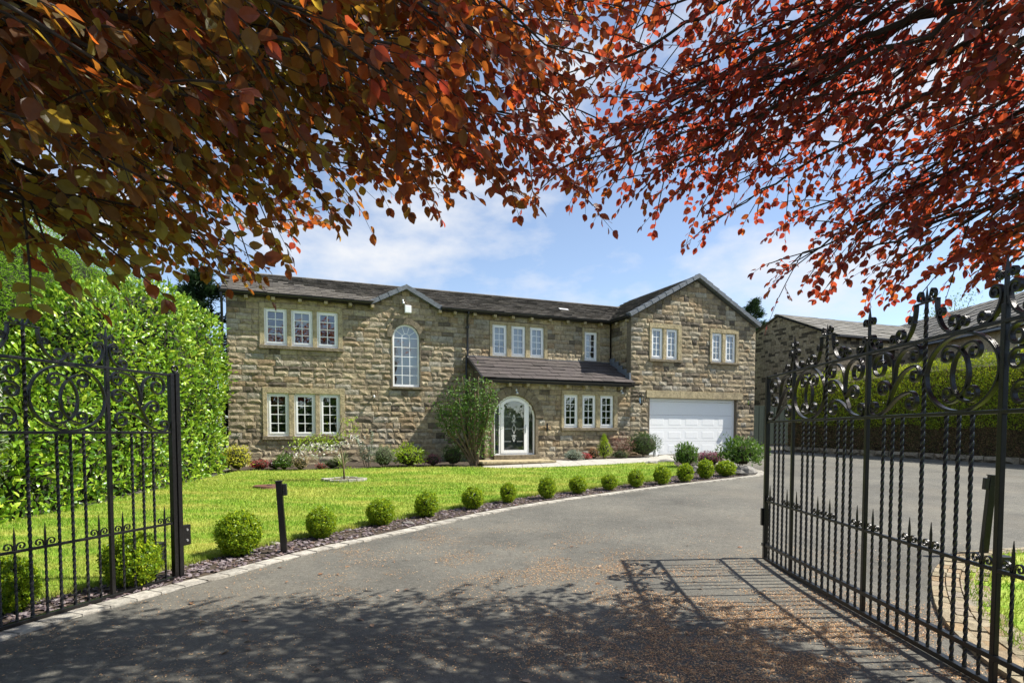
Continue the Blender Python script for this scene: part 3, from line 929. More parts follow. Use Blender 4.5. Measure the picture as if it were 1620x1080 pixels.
# stones
stones = []
keys = [.25, 1.31, 2.81, 3.93, 5.20, 5.40]
cm = overlap_cuts([S_UL, S_LL, S_UM, S_US], [(5.07, .585, 2.87, 4.45, .46)])
m1 = stone_rows(0.0, 12.44, keys, cm, wall_back, 5)
m1 = [m_ for m_ in m1 if not (m_[0][3] > 7.3 and m_[2][3] < 3.7)]
m1 += stone_rows(lambda z: 5.07 - max(0, (5.96 - z) / .5), lambda z: 5.07 + max(0, (5.96 - z) / .5), [5.405, 5.9], lambda a, b: [], wall_back, 6, h=.165)
keys = [.25, .72, 1.58, 2.87, 3.08]
m2 = stone_rows(7.2, 12.46, keys, overlap_cuts([S_PL], [(8.21, .98, .68, 1.955, .80)]), WD + wall_back, 7)
m2 += stone_rows(WD + .07, .05, [.25, 2.95], lambda a, b: [], 0, 8, axis='d', fixed=7.26, sign=-1)
keys = [.25, .72, 2.70, 2.96, 3.97, 5.25, 5.40]
m3 = stone_rows(12.465, 17.92, keys, overlap_cuts([S_W1, S_W2, LINT, (13.22, 17.07, .2, 2.72)]), WD + wall_back, 9)
m3 += stone_rows(lambda z: 15.19 - max(0, (6.86 - z) / .533), lambda z: 15.19 + max(0, (6.86 - z) / .533), [5.405, 6.8], lambda a, b: [], WD + wall_back, 10)
m3 += stone_rows(WD + .07, .04, [3.15, 3.93, 5.20, 5.40], lambda a, b: [], 0, 12, axis='d', fixed=12.52, sign=-1)
allst = m1 + m2 + m3
# the 300 stones that show largest are parts of their own; the rest of each wall is one mass
lay(house, 'stone', allst, ROCK, M['stone'], HM, 300, 'stonework', seed=3)

# ---- windows
def arcf(c, r, zs):
    return lambda u: zs + math.sqrt(max(r * r - (u - c) ** 2, 0))

def casement_window(sur, cas, z0, z1, d, cols=2, rows=4, blinds=(), surround=True, mat='ashlar'):
    """window part of the house: white frames; its panes, lintel, sill, jambs and mullions are its sub-parts"""
    fr = MB(); fw = .045
    f0, f1 = d + .085, d + .145
    for a, b in cas:
        fr.box(a, a + fw, f0, f1, z0, z1); fr.box(b - fw, b, f0, f1, z0, z1)
        fr.box(a + fw, b - fw, f0, f1, z0, z0 + fw + .02); fr.box(a + fw, b - fw, f0, f1, z1 - fw, z1)
    win = fr.build('window', M['white'], house)
    for k, (a, b) in enumerate(cas):
        s = MB(); a2, b2, za, zb = a + fw + .004, b - fw - .004, z0 + fw + .024, z1 - fw - .004
        w = .05; g0, g1 = d + .07, d + .13
        s.box(a2, a2 + w, g0, g1, za, zb); s.box(b2 - w, b2, g0, g1, za, zb)
        s.box(a2 + w, b2 - w, g0, g1, za, za + w); s.box(a2 + w, b2 - w, g0, g1, zb - w, zb)
        s.build('casement', M['white'], win, bevel=.004)
        A, B, ZA, ZB = a2 + w, b2 - w, za + w, zb - w
        bw = .02
        bars = MB()
        for i in range(1, cols):
            u = A + (B - A) * i / cols; bars.box(u - bw / 2, u + bw / 2, d + .085, d + .122, ZA, ZB)
        for j in range(1, rows):
            z = ZA + (ZB - ZA) * j / rows
            for i in range(cols):
                ua = A + (B - A) * i / cols + (bw / 2 if i else 0); ub = A + (B - A) * (i + 1) / cols - (bw / 2 if i < cols - 1 else 0)
                bars.box(ua, ub, d + .085, d + .122, z - bw / 2, z + bw / 2)
        bars.build('glazing_bar', M['white'], win)
        for i in range(cols):
            for j in range(rows):
                ua = A + (B - A) * i / cols; ub = A + (B - A) * (i + 1) / cols
                zc, zd = ZA + (ZB - ZA) * j / rows, ZA + (ZB - ZA) * (j + 1) / rows
                t = random.Random(i * 7 + j * 13 + int(a * 100)).uniform(-.0012, .0012)
                MB().add([(ua, d + .10 + t, zc), (ub, d + .10 - t, zc), (ub, d + .10 + t, zd), (ua, d + .10, zd)], [(0, 1, 2, 3)]).build('pane', M['glass'], win)
        if k in blinds:
            zt = z1 - .05; zl = z0 + (z1 - z0) * blinds[k]
            MB().box(a + .05, b - .05, d + .30, d + .31, zl, zt).build('blind', M['blind'], win)
    # dark room behind the glass
    x0_, x1_, y0_, y1_, a_, b_ = sur[0] + .06, sur[1] - .06, d + .27, d + .70, sur[2] + .04, sur[3] - .06
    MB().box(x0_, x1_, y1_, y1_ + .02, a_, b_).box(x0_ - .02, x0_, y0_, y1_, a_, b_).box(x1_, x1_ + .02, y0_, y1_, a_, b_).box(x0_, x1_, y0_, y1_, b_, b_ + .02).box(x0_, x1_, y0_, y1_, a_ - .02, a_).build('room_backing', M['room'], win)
    if not surround: return win
    J = 0.0 + d
    sd_ = .26
    e = 0.012
    MB().box(sur[0], sur[1], J + e, J + sd_, z1 + .0, sur[3]).build('lintel', M[mat], win, bevel=.006)
    MB().box(sur[0] - .02, sur[1] + .02, J - .035, J + sd_, sur[2] - .02, z0 - .0).build('sill', M['darkashlar'], win, bevel=.008)
    edges = [sur[0]] + [x for c in cas for x in c] + [sur[1]]
    for i in range(0, len(edges), 2):
        a, b = edges[i], edges[i + 1]
        last = i in (0, len(edges) - 2)
        MB().box(a, b, J + e + (0 if last else .012), J + sd_ - .003, z0, z1).build('jamb' if last else 'mullion', M[mat], win, bevel=.006)
    return win

casement_window(S_UL, C_UL, 4.01, 5.08, 0, blinds={1: .62})
casement_window(S_LL, C_LL, 1.395, 2.645, 0)
casement_window(S_UM, C_UM, 4.04, 5.085, 0, blinds={0: .45, 1: .15, 2: .3})
casement_window(S_US, C_US, 4.03, 5.06, 0, blinds={0: .5})
casement_window(S_PL, C_PL, 1.66, 2.74, WD)
casement_window(S_W1, C_W1, 4.04, 5.11, WD, blinds={0: .2, 1: .2})
casement_window(S_W2, C_W2, 4.045, 5.10, WD, blinds={0: .35, 1: .25})

def voussoirs(win, c, r0, r1, zs, d, n, dep=.26, mat='darkashlar'):
    for i in range(n):
        a0 = PI * i / n + .006; a1 = PI * (i + 1) / n - .006
        vs = []
        for y in (d, d + dep):
            for rr_ in (r0, r1):
                for k in range(4):
                    an = a0 + (a1 - a0) * k / 3
                    vs.append((c + rr_ * math.cos(an), y, zs + rr_ * math.sin(an)))
        fs = []
        for k in range(3):
            fs += [(k, k + 1, 5 + k, 4 + k), (8 + k, 12 + k, 13 + k, 9 + k), (k, 8 + k, 9 + k, k + 1), (4 + k, 5 + k, 13 + k, 12 + k)]
        fs += [(0, 4, 12, 8), (3, 11, 15, 7)]
        MB().add(vs, fs).build('voussoir', M[mat], win)

# ---- arched stair window
c, r, zs, zb = 5.07, .42, 4.45, 2.93
us = [c - r + .0005 + (2 * r - .001) * i / 24 for i in range(25)]
fr = MB()
fw = .055
ring = lambda mb, r0, r1, y0, y1, c_, z_, n=24: mb.add(
    [(c_ + rr_ * math.cos(PI * k / n), y, z_ + rr_ * math.sin(PI * k / n)) for y in (y0, y1) for rr_ in (r0, r1) for k in range(n + 1)],
    [f for k in range(n) for f in ((k, k + 1, n + 2 + k, n + 1 + k), (2 * (n + 1) + k, 3 * (n + 1) + k, 3 * (n + 1) + k + 1, 2 * (n + 1) + k + 1), (k, 2 * (n + 1) + k, 2 * (n + 1) + k + 1, k + 1), (n + 1 + k, n + 2 + k, 3 * (n + 1) + k + 1, 3 * (n + 1) + k))])
ring(fr, r - fw, r, .08, .14, c, zs)
fr.box(c - r, c - r + fw, .08, .14, zb, zs); fr.box(c + r - fw, c + r, .08, .14, zb, zs)
fr.box(c - r + fw, c + r - fw, .08, .14, zb, zb + fw + .02)
aw = fr.build('arched_window', M['white'], house, label='tall round headed window with white frame')
ri = r - fw; bars = MB()
for u in (c - ri / 3, c + ri / 3): bars.box(u - .01, u + .01, .085, .122, zb + .075, zs)
for j in range(0, 6):
    z = zb + .075 + (zs - zb - .075) * (j) / 5
    if j == 0: continue
    for i in range(3):
        ua = c - ri + 2 * ri * i / 3 + (.01 if i else 0); ub = c - ri + 2 * ri * (i + 1) / 3 - (.01 if i < 2 else 0)
        bars.box(ua, ub, .085, .122, z - .01, z + .01)
ring(bars, ri / 3 - .01, ri / 3 + .01, .087, .12, c, zs + .01, 12)
for an in (36, 72, 108, 144):
    x, z = math.cos(R(an)), math.sin(R(an))
    bars.ribbon([(c + x * (ri / 3 + .01), zs + .01 + z * (ri / 3 + .01)), (c + x * ri, zs + z * ri)], .03, .018)
    for k in range(len(bars.v) - 8, len(bars.v)): bars.v[k] = (bars.v[k][0], bars.v[k][1] + .1035, bars.v[k][2])
bars.build('glazing_bar', M['white'], aw)
for i in range(3):
    for j in range(5):
        ua = c - ri + 2 * ri * i / 3; ub = c - ri + 2 * ri * (i + 1) / 3
        z0_ = zb + .075 + (zs - zb - .075) * j / 5; z1_ = zb + .075 + (zs - zb - .075) * (j + 1) / 5
        MB().add([(ua, .10, z0_), (ub, .10, z0_), (ub, .10, z1_), (ua, .10, z1_)], [(0, 1, 2, 3)]).build('pane', M['glass'], aw)
for i in range(5):
    a0, a1 = PI * i / 5, PI * (i + 1) / 5
    vs = [(c + ri / 3 * math.cos(a), .10, zs + ri / 3 * math.sin(a)) for a in (a0, (a0 + a1) / 2, a1)] + [(c + ri * math.cos(a), .10, zs + ri * math.sin(a)) for a in (a1, (a0 + a1) / 2, a0)]
    MB().add(vs, [(0, 1, 2, 3, 4, 5)]).build('pane', M['glass'], aw)
MB().add([(c, .10, zs)] + [(c + ri / 3 * math.cos(PI * k / 8), .10, zs + ri / 3 * math.sin(PI * k / 8)) for k in range(9)], [tuple([0] + list(range(1, 10)))]).build('pane', M['glass'], aw)
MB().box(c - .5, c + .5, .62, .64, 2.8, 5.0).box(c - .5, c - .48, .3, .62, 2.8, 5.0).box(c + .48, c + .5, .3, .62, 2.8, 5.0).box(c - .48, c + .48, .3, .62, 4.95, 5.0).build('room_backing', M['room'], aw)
MB().box(c - .46, c + .46, .35, .36, 3.55, 4.95).build('blind', M['blind'], aw)
voussoirs(aw, c, .425, .60, zs, .005, 9)
for s_ in (-1, 1):
    a_, b_ = sorted((c + s_ * .425, c + s_ * .468))
    MB().box(a_, b_, .02, .26, zb, zs - .004).build('jamb', M['darkashlar'], aw)
MB().box(c - .52, c + .52, -.035, .26, zb - .07, zb).build('sill', M['darkashlar'], aw, bevel=.006)

# ---- front door
c, r, zs, zb = 8.21, .70, 1.955, .80
D0 = WD
fr = MB(); fw = .05
ring(fr, r - fw, r, D0 + .10, D0 + .17, c, zs, 32)
fr.box(c - r, c - r + fw, D0 + .10, D0 + .17, zb, zs); fr.box(c + r - fw, c + r, D0 + .10, D0 + .17, zb, zs)
fr.box(c - r + fw, c + r - fw, D0 + .10, D0 + .17, zb, zb + .045)
rr0 = r - fw + .002
top = arcf(c, rr0, zs)
dl, dr_ = 7.755, 8.655
for a_, b_ in ((dl - .055, dl), (dr_, dr_ + .055)):
    fr.colstrip([a_, (a_ + b_) / 2, b_], lambda u: zb + .045, top, D0 + .102, D0 + .168)
door_frame = fr.build('door_frame', M['white'], house)
for a_, b_ in ((c - r + fw, dl - .055), (dr_ + .055, c + r - fw)):
    us = [a_ + (b_ - a_) * k / 6 for k in range(7)]
    vs = [(u, D0 + .135, zb + .045) for u in us] + [(u, D0 + .135, top(u)) for u in us[::-1]]
    MB().add(vs, [tuple(range(14))]).build('pane', M['glass'], door_frame)
# leaf
ri_ = r - fw - .012; lt = arcf(c, ri_, zs); gt = arcf(c, ri_ - .10, zs)
lf = MB(); e = .004
n_ = 14
lf.colstrip([dl + e + (.10) * k / 4 for k in range(5)], lambda u: zb + .05, lt, D0 + .09, D0 + .15)
lf.colstrip([dr_ - e - .10 + .10 * k / 4 for k in range(5)], lambda u: zb + .05, lt, D0 + .09, D0 + .15)
mid = [dl + e + .10 + (dr_ - dl - .208) * k / n_ for k in range(n_ + 1)]
lf.colstrip(mid, gt, lt, D0 + .091, D0 + .149)
lf.colstrip(mid, lambda u: zb + .05, lambda u: zb + .15, D0 + .091, D0 + .149)
door = lf.build('door', M['white'], house, label='white arched front door with leaded glass')
vs = [(u, D0 + .12, zb + .15) for u in mid] + [(u, D0 + .12, gt(u)) for u in mid[::-1]]
MB().add(vs, [tuple(range(len(vs)))]).build('pane', M['glass'], door)
M['etched'] = plain('frosted_glass', (.55, .58, .57), .5)
ds = MB()
zc = 1.62; cu = (mid[0] + mid[-1]) / 2
def rhomb(mb, u, z, a, b, t, y=D0 + .112):
    P_ = [(u + a, z), (u, z + b), (u - a, z), (u, z - b)]
    for k in range(4):
        mb_ = [P_[k], P_[(k + 1) % 4]]
        n0 = len(mb.v); mb.ribbon(mb_, .004, t)
        for j in range(n0, len(mb.v)): mb.v[j] = (mb.v[j][0], mb.v[j][1] + y, mb.v[j][2])
rhomb(ds, cu, zc, .07, .15, .014)
rhomb(ds, cu, zc + .33, .04, .12, .022); rhomb(ds, cu, zc - .30, .04, .11, .022)
rhomb(ds, cu, zc + .22, .08, .04, .01); rhomb(ds, cu, zc - .22, .08, .04, .01)
for z in (1.22, 1.62, 2.0):
    for a_, b_ in ((mid[0], cu - .1), (cu + .1, mid[-1])): ds.box(a_, b_, D0 + .110, D0 + .114, z - .005, z + .005)
ds.build('leaded_pattern', M['etched'], door)
hb = MB(); hb.box(dr_ - .075, dr_ - .04, D0 + .078, D0 + .09, 1.5, 1.75); hb.box(dr_ - .15, dr_ - .055, D0 + .045, D0 + .06, 1.63, 1.65); hb.box(dr_ - .065, dr_ - .05, D0 + .06, D0 + .078, 1.63, 1.65)
hb.build('handle', M['silver'], door)
MB().box(7.42, 9.0, D0 + .9, D0 + .92, .6, 2.8).box(7.40, 7.42, D0 + .31, D0 + .9, .6, 2.8).box(9.0, 9.02, D0 + .31, D0 + .9, .6, 2.8).box(7.42, 9.0, D0 + .31, D0 + .9, 2.8, 2.82).build('hall_backing', M['hall'], door_frame)
voussoirs(door_frame, c, .71, .985, zs, WD + .0, 11)
for s_ in (-1, 1):
    a_, b_ = sorted((c + s_ * .705, c + s_ * .80))
    MB().box(a_, b_, WD + .015, WD + .28, .76, zs - .004).build('jamb', M['darkashlar'], door_frame)
# threshold and step
st = MB().box(7.48, 9.0, WD - .06, WD + .3, .662, .797).build('threshold', M['darkashlar'], house, bevel=.01)
step = MB().box(6.72, 9.08, WD - 1.15, WD - .02, .60, .66).build('doorstep', M['ashlar'], house, bevel=.01)
for k in range(7):
    a_ = 6.77 + k * .323
    MB().box(a_ + .004, a_ + .319, WD - 1.11, WD - .03, .30, .598).build('step_block', M['ashlar'], step, bevel=.008)

# ---- garage door
gd = MB()
u0, u1, z0, z1 = 13.24, 17.06, .70, 2.70
y0, y1 = WD + .16, WD + .22
gd.box(u0, u0 + .06, y0, y1, z0, z1); gd.box(u1 - .06, u1, y0, y1, z0, z1); gd.box(u0 + .06, u1 - .06, y0, y1, z1 - .11, z1)
gframe = gd.build('garage_door', M['white'], house, label='wide white sectional garage door of twenty raised panels')
for j in range(4):
    za = z0 + .01 + j * (z1 - .12 - z0) / 4; zb_ = za + (z1 - .12 - z0) / 4 - .006
    sec = MB().box(u0 + .064, u1 - .064, y0 + .03, y1 + .02, za, zb_).build('door_section', M['white'], gframe, bevel=.006)
    for i in range(5):
        ua = u0 + .064 + (u1 - u0 - .128) * i / 5 + .09; ub = u0 + .064 + (u1 - u0 - .128) * (i + 1) / 5 - .09
        m_ = MB(); e = .035
        m_.add([(ua, y0 + .029, za + .10), (ub, y0 + .029, za + .10), (ub, y0 + .029, zb_ - .10), (ua, y0 + .029, zb_ - .10), (ua + e, y0 + .0262, za + .10 + e), (ub - e, y0 + .0262, za + .10 + e), (ub - e, y0 + .0262, zb_ - .10 - e), (ua + e, y0 + .0262, zb_ - .10 - e)],
               [(0, 1, 5, 4), (1, 2, 6, 5), (2, 3, 7, 6), (3, 0, 4, 7), (4, 5, 6, 7)])
        m_.build('raised_panel', M['white'], gframe)
for i, (a_, b_) in enumerate(((13.09, 14.5), (14.505, 15.92), (15.925, 17.34))):
    MB().box(a_, b_, WD + .005, WD + .28, 2.705, 2.955).build('lintel', M['ashlar'], gframe, bevel=.006)
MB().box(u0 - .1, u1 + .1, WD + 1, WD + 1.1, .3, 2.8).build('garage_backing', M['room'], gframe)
for s_, a_ in ((0, 13.236), (1, 17.064)):
    MB().box(a_ - (.0 if s_ else .05), a_ + (.05 if s_ else 0), WD + .03, WD + .3, .5, 2.69).build('reveal', M['mortar'], gframe)

# ---- roofs
TILE = box_variant(0, 6, .01, 8)
def roof(keep, e0, eu, es, W, L, course, tw, mat, name='tile', th=.022, lift=.036, seed=0, under=True):
    """e0 lower left corner, eu unit along, es unit upslope; returns tile matrices"""
    e0, eu, es = Vector(e0), Vector(eu).normalized(), Vector(es).normalized()
    n = eu.cross(es)
    if n.z < 0: n = -n
    q = random.Random(seed); mats = []
    rows = int(math.ceil(L / course))
    for j in range(rows):
        b0 = j * course
        ln = min(course * 1.12, L - b0 + .02)
        x = (-tw / 2 if j % 2 else 0)
        while x < W - .01:
            a = max(x, 0); bb = min(x + tw, W)
            w = bb - a
            if w > .04 and keep(a + w / 2, b0 + ln / 2):
                lf_ = lift * q.uniform(.9, 1.12)
                o = e0 + eu * (a + .003) + es * b0 + n * (lf_)
                up = es * ln - n * (lf_ * .95)
                mats.append(mat_axes(o, eu * (w - .006), up, n * th * q.uniform(.8, 1.2)))
            x += tw
    return mats
tan_m = (6.6 - 5.42) / 2.78
es = Vector((0, 2.78, 1.18)).normalized(); Lm = math.hypot(2.78, 1.18)
zmain = lambda d: 5.42 + (d + .18) * tan_m
zsmall = lambda u: 6.0 - .52 * abs(u - 5.07)
zwing = lambda u: 7.0 - .545 * abs(u - 15.19)
def keep_main(a, b):
    u = a - .12; d = -.18 + b * es.y
    if abs(u - 5.07) < 1.25 and zsmall(u) > zmain(d) - .01: return False
    if u > 12.2 and zwing(u) > zmain(d) + .0: return False
    return True
rm = roof(keep_main, (-.12, -.18, 5.42), (1, 0, 0), es, 14.9, Lm, .205, .3, M['roof'], seed=1)
# back slope, plain, and under-sheet
us_ = MB()
us_.add([(-.12, 0.02, zmain(0.02) - .02), (12.3, .02, zmain(.02) - .02), (14.6, 2.6, 6.57), (-.12, 2.6, 6.57)], [(0, 1, 2, 3)])
us_.add([(-.12, 2.6, 6.57), (17.9, 2.6, 6.57), (17.9, 5.5, 5.35), (-.12, 5.5, 5.35)], [(0, 1, 2, 3)])
# small gable planes run back into the main roof
us_.add([(5.07, -.1, 5.985), (4.0, -.1, zsmall(4.0) - .02), (4.0, .3, zsmall(4.0) - .02), (5.07, 1.2, 5.985)], [(0, 1, 2, 3)])
us_.add([(5.07, -.1, 5.985), (5.07, 1.2, 5.985), (6.14, .3, zsmall(6.14) - .02), (6.14, -.1, zsmall(6.14) - .02)], [(0, 1, 2, 3)])
us_.add([(15.19, WD - .08, 6.985), (12.36, WD - .08, zwing(12.36) - .02), (12.36, 0, zwing(12.36) - .02), (15.19, 3.6, 6.985)], [(0, 1, 2, 3)])
us_.add([(15.19, WD - .08, 6.985), (15.19, 3.6, 6.985), (18.02, 3.6, zwing(18.02) - .02), (18.02, WD - .08, zwing(18.02) - .02)], [(0, 1, 2, 3)])
roof_o = us_.build('roof', M['roof'], house)
esl = Vector((2.83, 0, 1.54)).normalized()
def keep_wl(a, b):
    d = WD - .04 + a; u = 12.36 + b * esl.x
    return d < .2 or zwing(u) > zmain(d) - .04
rw = roof(keep_wl, (12.36, WD - .04, zwing(12.36)), (0, 1, 0), esl, 4.6, 2.83 / esl.x, .205, .3, M['roof'], seed=2)
esr = Vector((-2.83, 0, 1.54)).normalized()
rr_t = roof(lambda a, b: True, (18.02, WD - .04, zwing(18.02)), (0, 1, 0), esr, 4.6, 2.83 / esl.x, .3, .45, M['roof'], seed=3)
sl = Vector((1.1, 0, .572)).normalized()
rs = roof(lambda a, b: zsmall(3.97 + b * sl.x) > zmain(a - .08) - .03, (3.97, -.08, zsmall(3.97)), (0, 1, 0), sl, 1.4, 1.1 / sl.x, .22, .3, M['roof'], seed=4)
sr = Vector((-1.1, 0, .572)).normalized()
rs2 = roof(lambda a, b: zsmall(6.17 + b * sr.x) > zmain(a - .08) - .03, (6.17, -.08, zsmall(6.17)), (0, 1, 0), sr, 1.4, 1.1 / sl.x, .22, .3, M['roof'], seed=5)
lay(house, 'tile', rm + rw + rs + rs2 + rr_t, TILE, M['roof'], HM, 210, 'roof_tiling', seed=4)
# porch roof
ep = Vector((0, 1.45, .79)).normalized(); Lp = math.hypot(1.45, .79)
rp = roof(lambda a, b: not (7.08 + a > 12.4 and b > .16), (7.08, -1.49, 3.12), (1, 0, 0), ep, 5.42, Lp, .275, .42, M['porchroof'], th=.03, lift=.045, seed=6)
lay(house, 'porch_tile', rp, TILE, M['porchroof'], HM, 90, 'porch_tiling', seed=5)
MB().add([(7.08, -1.46, 3.11), (12.46, -1.46, 3.11), (12.46, -.02, 3.885), (7.08, -.02, 3.885)], [(0, 1, 2, 3)]).build('porch_roof', M['porchroof'], house)
MB().box(7.08, 12.45, -.035, .02, 3.93, 4.0).build('flashing', M['lead'], house)
fl = MB()
for k in range(5):
    t0, t1 = k / 5, (k + 1) / 5
    fl.box(12.40, 12.455, WD + .02 + 1.28 * t0, WD + .02 + 1.28 * t1, 3.15 + .75 * t0, 3.38 + .75 * t1)
fl.build('flashing', M['lead'], house)
# left edge board of the porch roof
bb = MB()
bb.add([(7.02, -1.5, 3.02), (7.08, -1.5, 3.02), (7.08, .02, 3.86), (7.02, .02, 3.86), (7.02, -1.5, 3.2), (7.08, -1.5, 3.2), (7.08, .02, 4.02), (7.02, .02, 4.02)], [(0, 3, 2, 1), (4, 5, 6, 7), (0, 1, 5, 4), (2, 3, 7, 6), (0, 4, 7, 3), (1, 2, 6, 5)])
bb.build('bargeboard', M['black'], house)
# ridge tiles
for x0, x1, z, ax_ in ((-.12, 14.5, 6.6, 'u'),):
    n = 32
    for k in range(n):
        a_ = x0 + (x1 - x0) * k / n; b_ = x0 + (x1 - x0) * (k + 1) / n - .01
        vs = [(x, 2.6 + dy, z + dz) for x in (a_, b_) for dy, dz in ((-.13, -.03), (-.07, .035), (0, .06), (.07, .035), (.13, -.03))]
        MB().add(vs, [(i, i + 1, 6 + i, 5 + i) for i in range(4)] + [(4, 3, 2, 1, 0), (5, 6, 7, 8, 9)]).build('ridge_tile', M['roof'], house)
for k in range(11):
    a_ = WD - .1 + k * .4; b_ = a_ + .39
    vs = [(15.19 + dy, y, 7.0 + dz) for y in (a_, b_) for dy, dz in ((-.13, -.03), (-.07, .035), (0, .06), (.07, .035), (.13, -.03))]
    MB().add(vs, [(i + 1, i, 5 + i, 6 + i) for i in range(4)] + [(0, 1, 2, 3, 4), (9, 8, 7, 6, 5)]).build('ridge_tile', M['bluegrey'], house)
# dry verge tiles along the gables
def verge(p0, p1, n, d, w=.13, h=.10, flip=False):
    p0, p1 = Vector(p0), Vector(p1)
    t = (p1 - p0); L = t.length; t.normalize()
    nn_ = Vector((-t.y, t.x)) if t.x > 0 else Vector((t.y, -t.x))
    for k in range(n):
        a_ = p0 + t * (L * k / n + .0); b_ = p0 + t * (L * (k + 1) / n + .03)
        lo = .0; 
        vs = []
        for (q_, ex) in ((a_, .022), (b_, .0)):
            for y in (d - .02 - ex * .4, d + .22):
                for hh in (-h, .02 + ex):
                    vs.append((q_.x + nn_.x * hh, y, q_.y + nn_.y * hh))
        MB().add(vs, [(0, 1, 5, 4), (2, 6, 7, 3), (1, 3, 7, 5), (0, 4, 6, 2), (0, 2, 3, 1), (4, 5, 7, 6)]).build('verge_tile', M['bluegrey'], house)
verge((12.33, zwing(12.33) + .05), (15.19, 7.06), 10, WD - .09)
verge((18.05, zwing(18.05) + .05), (15.19, 7.06), 10, WD - .09)
verge((3.95, zsmall(3.95) + .05), (5.07, 6.05), 4, -.09)
verge((6.19, zsmall(6.19) + .05), (5.07, 6.05), 4, -.09)
# gutters, corbels, downpipe
def gutter(p0, p1, r=.058):
    p0, p1 = Vector(p0), Vector(p1); t = (p1 - p0).normalized(); s = t.cross(Vector((0, 0, 1)))
    vs = []; n = 8
    for p in (p0, p1):
        for rr_ in (r, r - .01):
            for k in range(n + 1):
                an = PI + PI * k / n
                vs.append(p + s * rr_ * math.cos(an) + Vector((0, 0, rr_ * math.sin(an))))
    m_ = n + 1; fs = []
    for k in range(n):
        fs += [(k, k + 1, 2 * m_ + k + 1, 2 * m_ + k), (m_ + k + 1, m_ + k, 3 * m_ + k, 3 * m_ + k + 1)]
    fs += [tuple(range(m_)) , tuple(2 * m_ + k for k in range(m_))[::-1], (0, m_, 3 * m_, 2 * m_), (m_ - 1, 2 * m_ - 1 + 2 * m_, 4 * m_ - 1 - m_ + m_, 2 * m_ - 1)][:2] + [(0, 2 * m_, 3 * m_, m_), (n, m_ + n, 3 * m_ + n, 2 * m_ + n)]
    MB().add(vs, fs).build('gutter', M['black'], house)
def fascia(x0, x1, d, z0, z1): MB().box(x0, x1, d, d + .02, z0, z1).build('fascia', M['black'], house)
gutter((-.15, -.20, 5.43), (3.98, -.20, 5.43)); gutter((6.16, -.20, 5.43), (12.3, -.20, 5.43))
fascia(-.12, 3.98, -.135, 5.36, 5.48); fascia(6.16, 12.44, -.135, 5.36, 5.48)
gutter((12.33, WD - .02, 5.45), (12.33, -.2, 5.45)); 
gutter((7.02, -1.53, 3.12), (12.62, -1.53, 3.12)); fascia(7.08, 12.5, -1.462, 3.03, 3.14)
MB().box(12.385, 12.40, WD, -.14, 5.36, 5.48).build('fascia', M['black'], house)
MB().box(-.1, 3.97, -.115, .06, 5.355, 5.375).build('soffit', M['black'], house)
MB().box(6.17, 12.44, -.115, .06, 5.355, 5.375).build('soffit', M['black'], house)
MB().box(7.09, 12.46, -1.44, WD + .05, 3.04, 3.06).build('soffit', M['black'], house)
for u in (.52, 1.23, 1.95, 2.67, 3.37, 4.02, 6.13, 6.62, 7.28, 7.98, 8.62, 9.3, 9.99, 10.66, 11.33, 11.97):
    MB().box(u - .05, u + .05, -.16, .06, 5.27, 5.36).build('corbel', M['ashlar'], house, bevel=.008)
for u in (7.45, 7.98, 8.59, 9.29, 9.99, 10.66, 11.35, 12.0):
    MB().box(u - .05, u + .05, -1.46, WD + .06, 2.94, 3.036).build('corbel', M['ashlar'], house, bevel=.008)
for d in (-1.1, -.45):
    MB().box(12.37, 12.47, d - .05, d + .05, 5.27, 5.355).build('corbel', M['ashlar'], house, bevel=.008)
dp = MB().tube([(7.05, -.2, 5.40), (7.05, -.14, 5.28), (7.05, -.06, 5.18), (7.05, -.06, 3.95), (7.0, -.09, 3.85), (7.0, -.09, .55)], .036, 10)
dpo = dp.build('downpipe', M['black'], house, smooth=True)
for z in (4.9, 4.2): MB().box(7.0, 7.10, -.1, .0, z - .025, z + .025).build('bracket', M['black'], dpo)
dp = MB().tube([(-.10, -.2, 5.38), (-.10, -.1, 5.2), (-.10, -.06, 5.1), (-.10, -.06, .5)], .036, 10)
dp.build('downpipe', M['black'], house, smooth=True)
# small things fixed to the walls
ab = empty('alarm_box', HM @ Vector((5.11, -.03, 5.2)), HA, 'white burglar alarm box under the small gable', 'alarm box')
MB().box(-.1, .1, -.09, .0, -.0, .24).build('casing', M['white'], ab, bevel=.015)
MB().box(-.09, .09, -.093, -.09, .01, .03).build('lower_lens', M['etched'], ab)
def floodlight(p, label, cat='security light'):
    l = empty('security_light', HM @ Vector(p), HA, label, cat)
    MB().tube([(0, 0, 0), (0, -.07, .0), (0, -.09, -.04)], .018, 8).build('arm', M['white'], l, smooth=True)
    MB().tube([(0, -.07, -.03), (0, -.1, -.06), (0, -.13, -.11)], [.03, .05, .045], 12).build('lamp_head', M['silver'], l, smooth=True)
    MB().tube([(0, -.06, .0), (0, -.06, .05)], [.03, .02], 10).build('sensor', M['white'], l, smooth=True)
floodlight((4.96, .0, 5.56), 'little white camera on an arm above the alarm box', 'camera')
floodlight((8.21, WD - .02, 2.80), 'silver spotlight fixed over the arched front door')
floodlight((12.03, WD - .02, 2.88), 'white spotlight under the porch gutter right of the three windows')
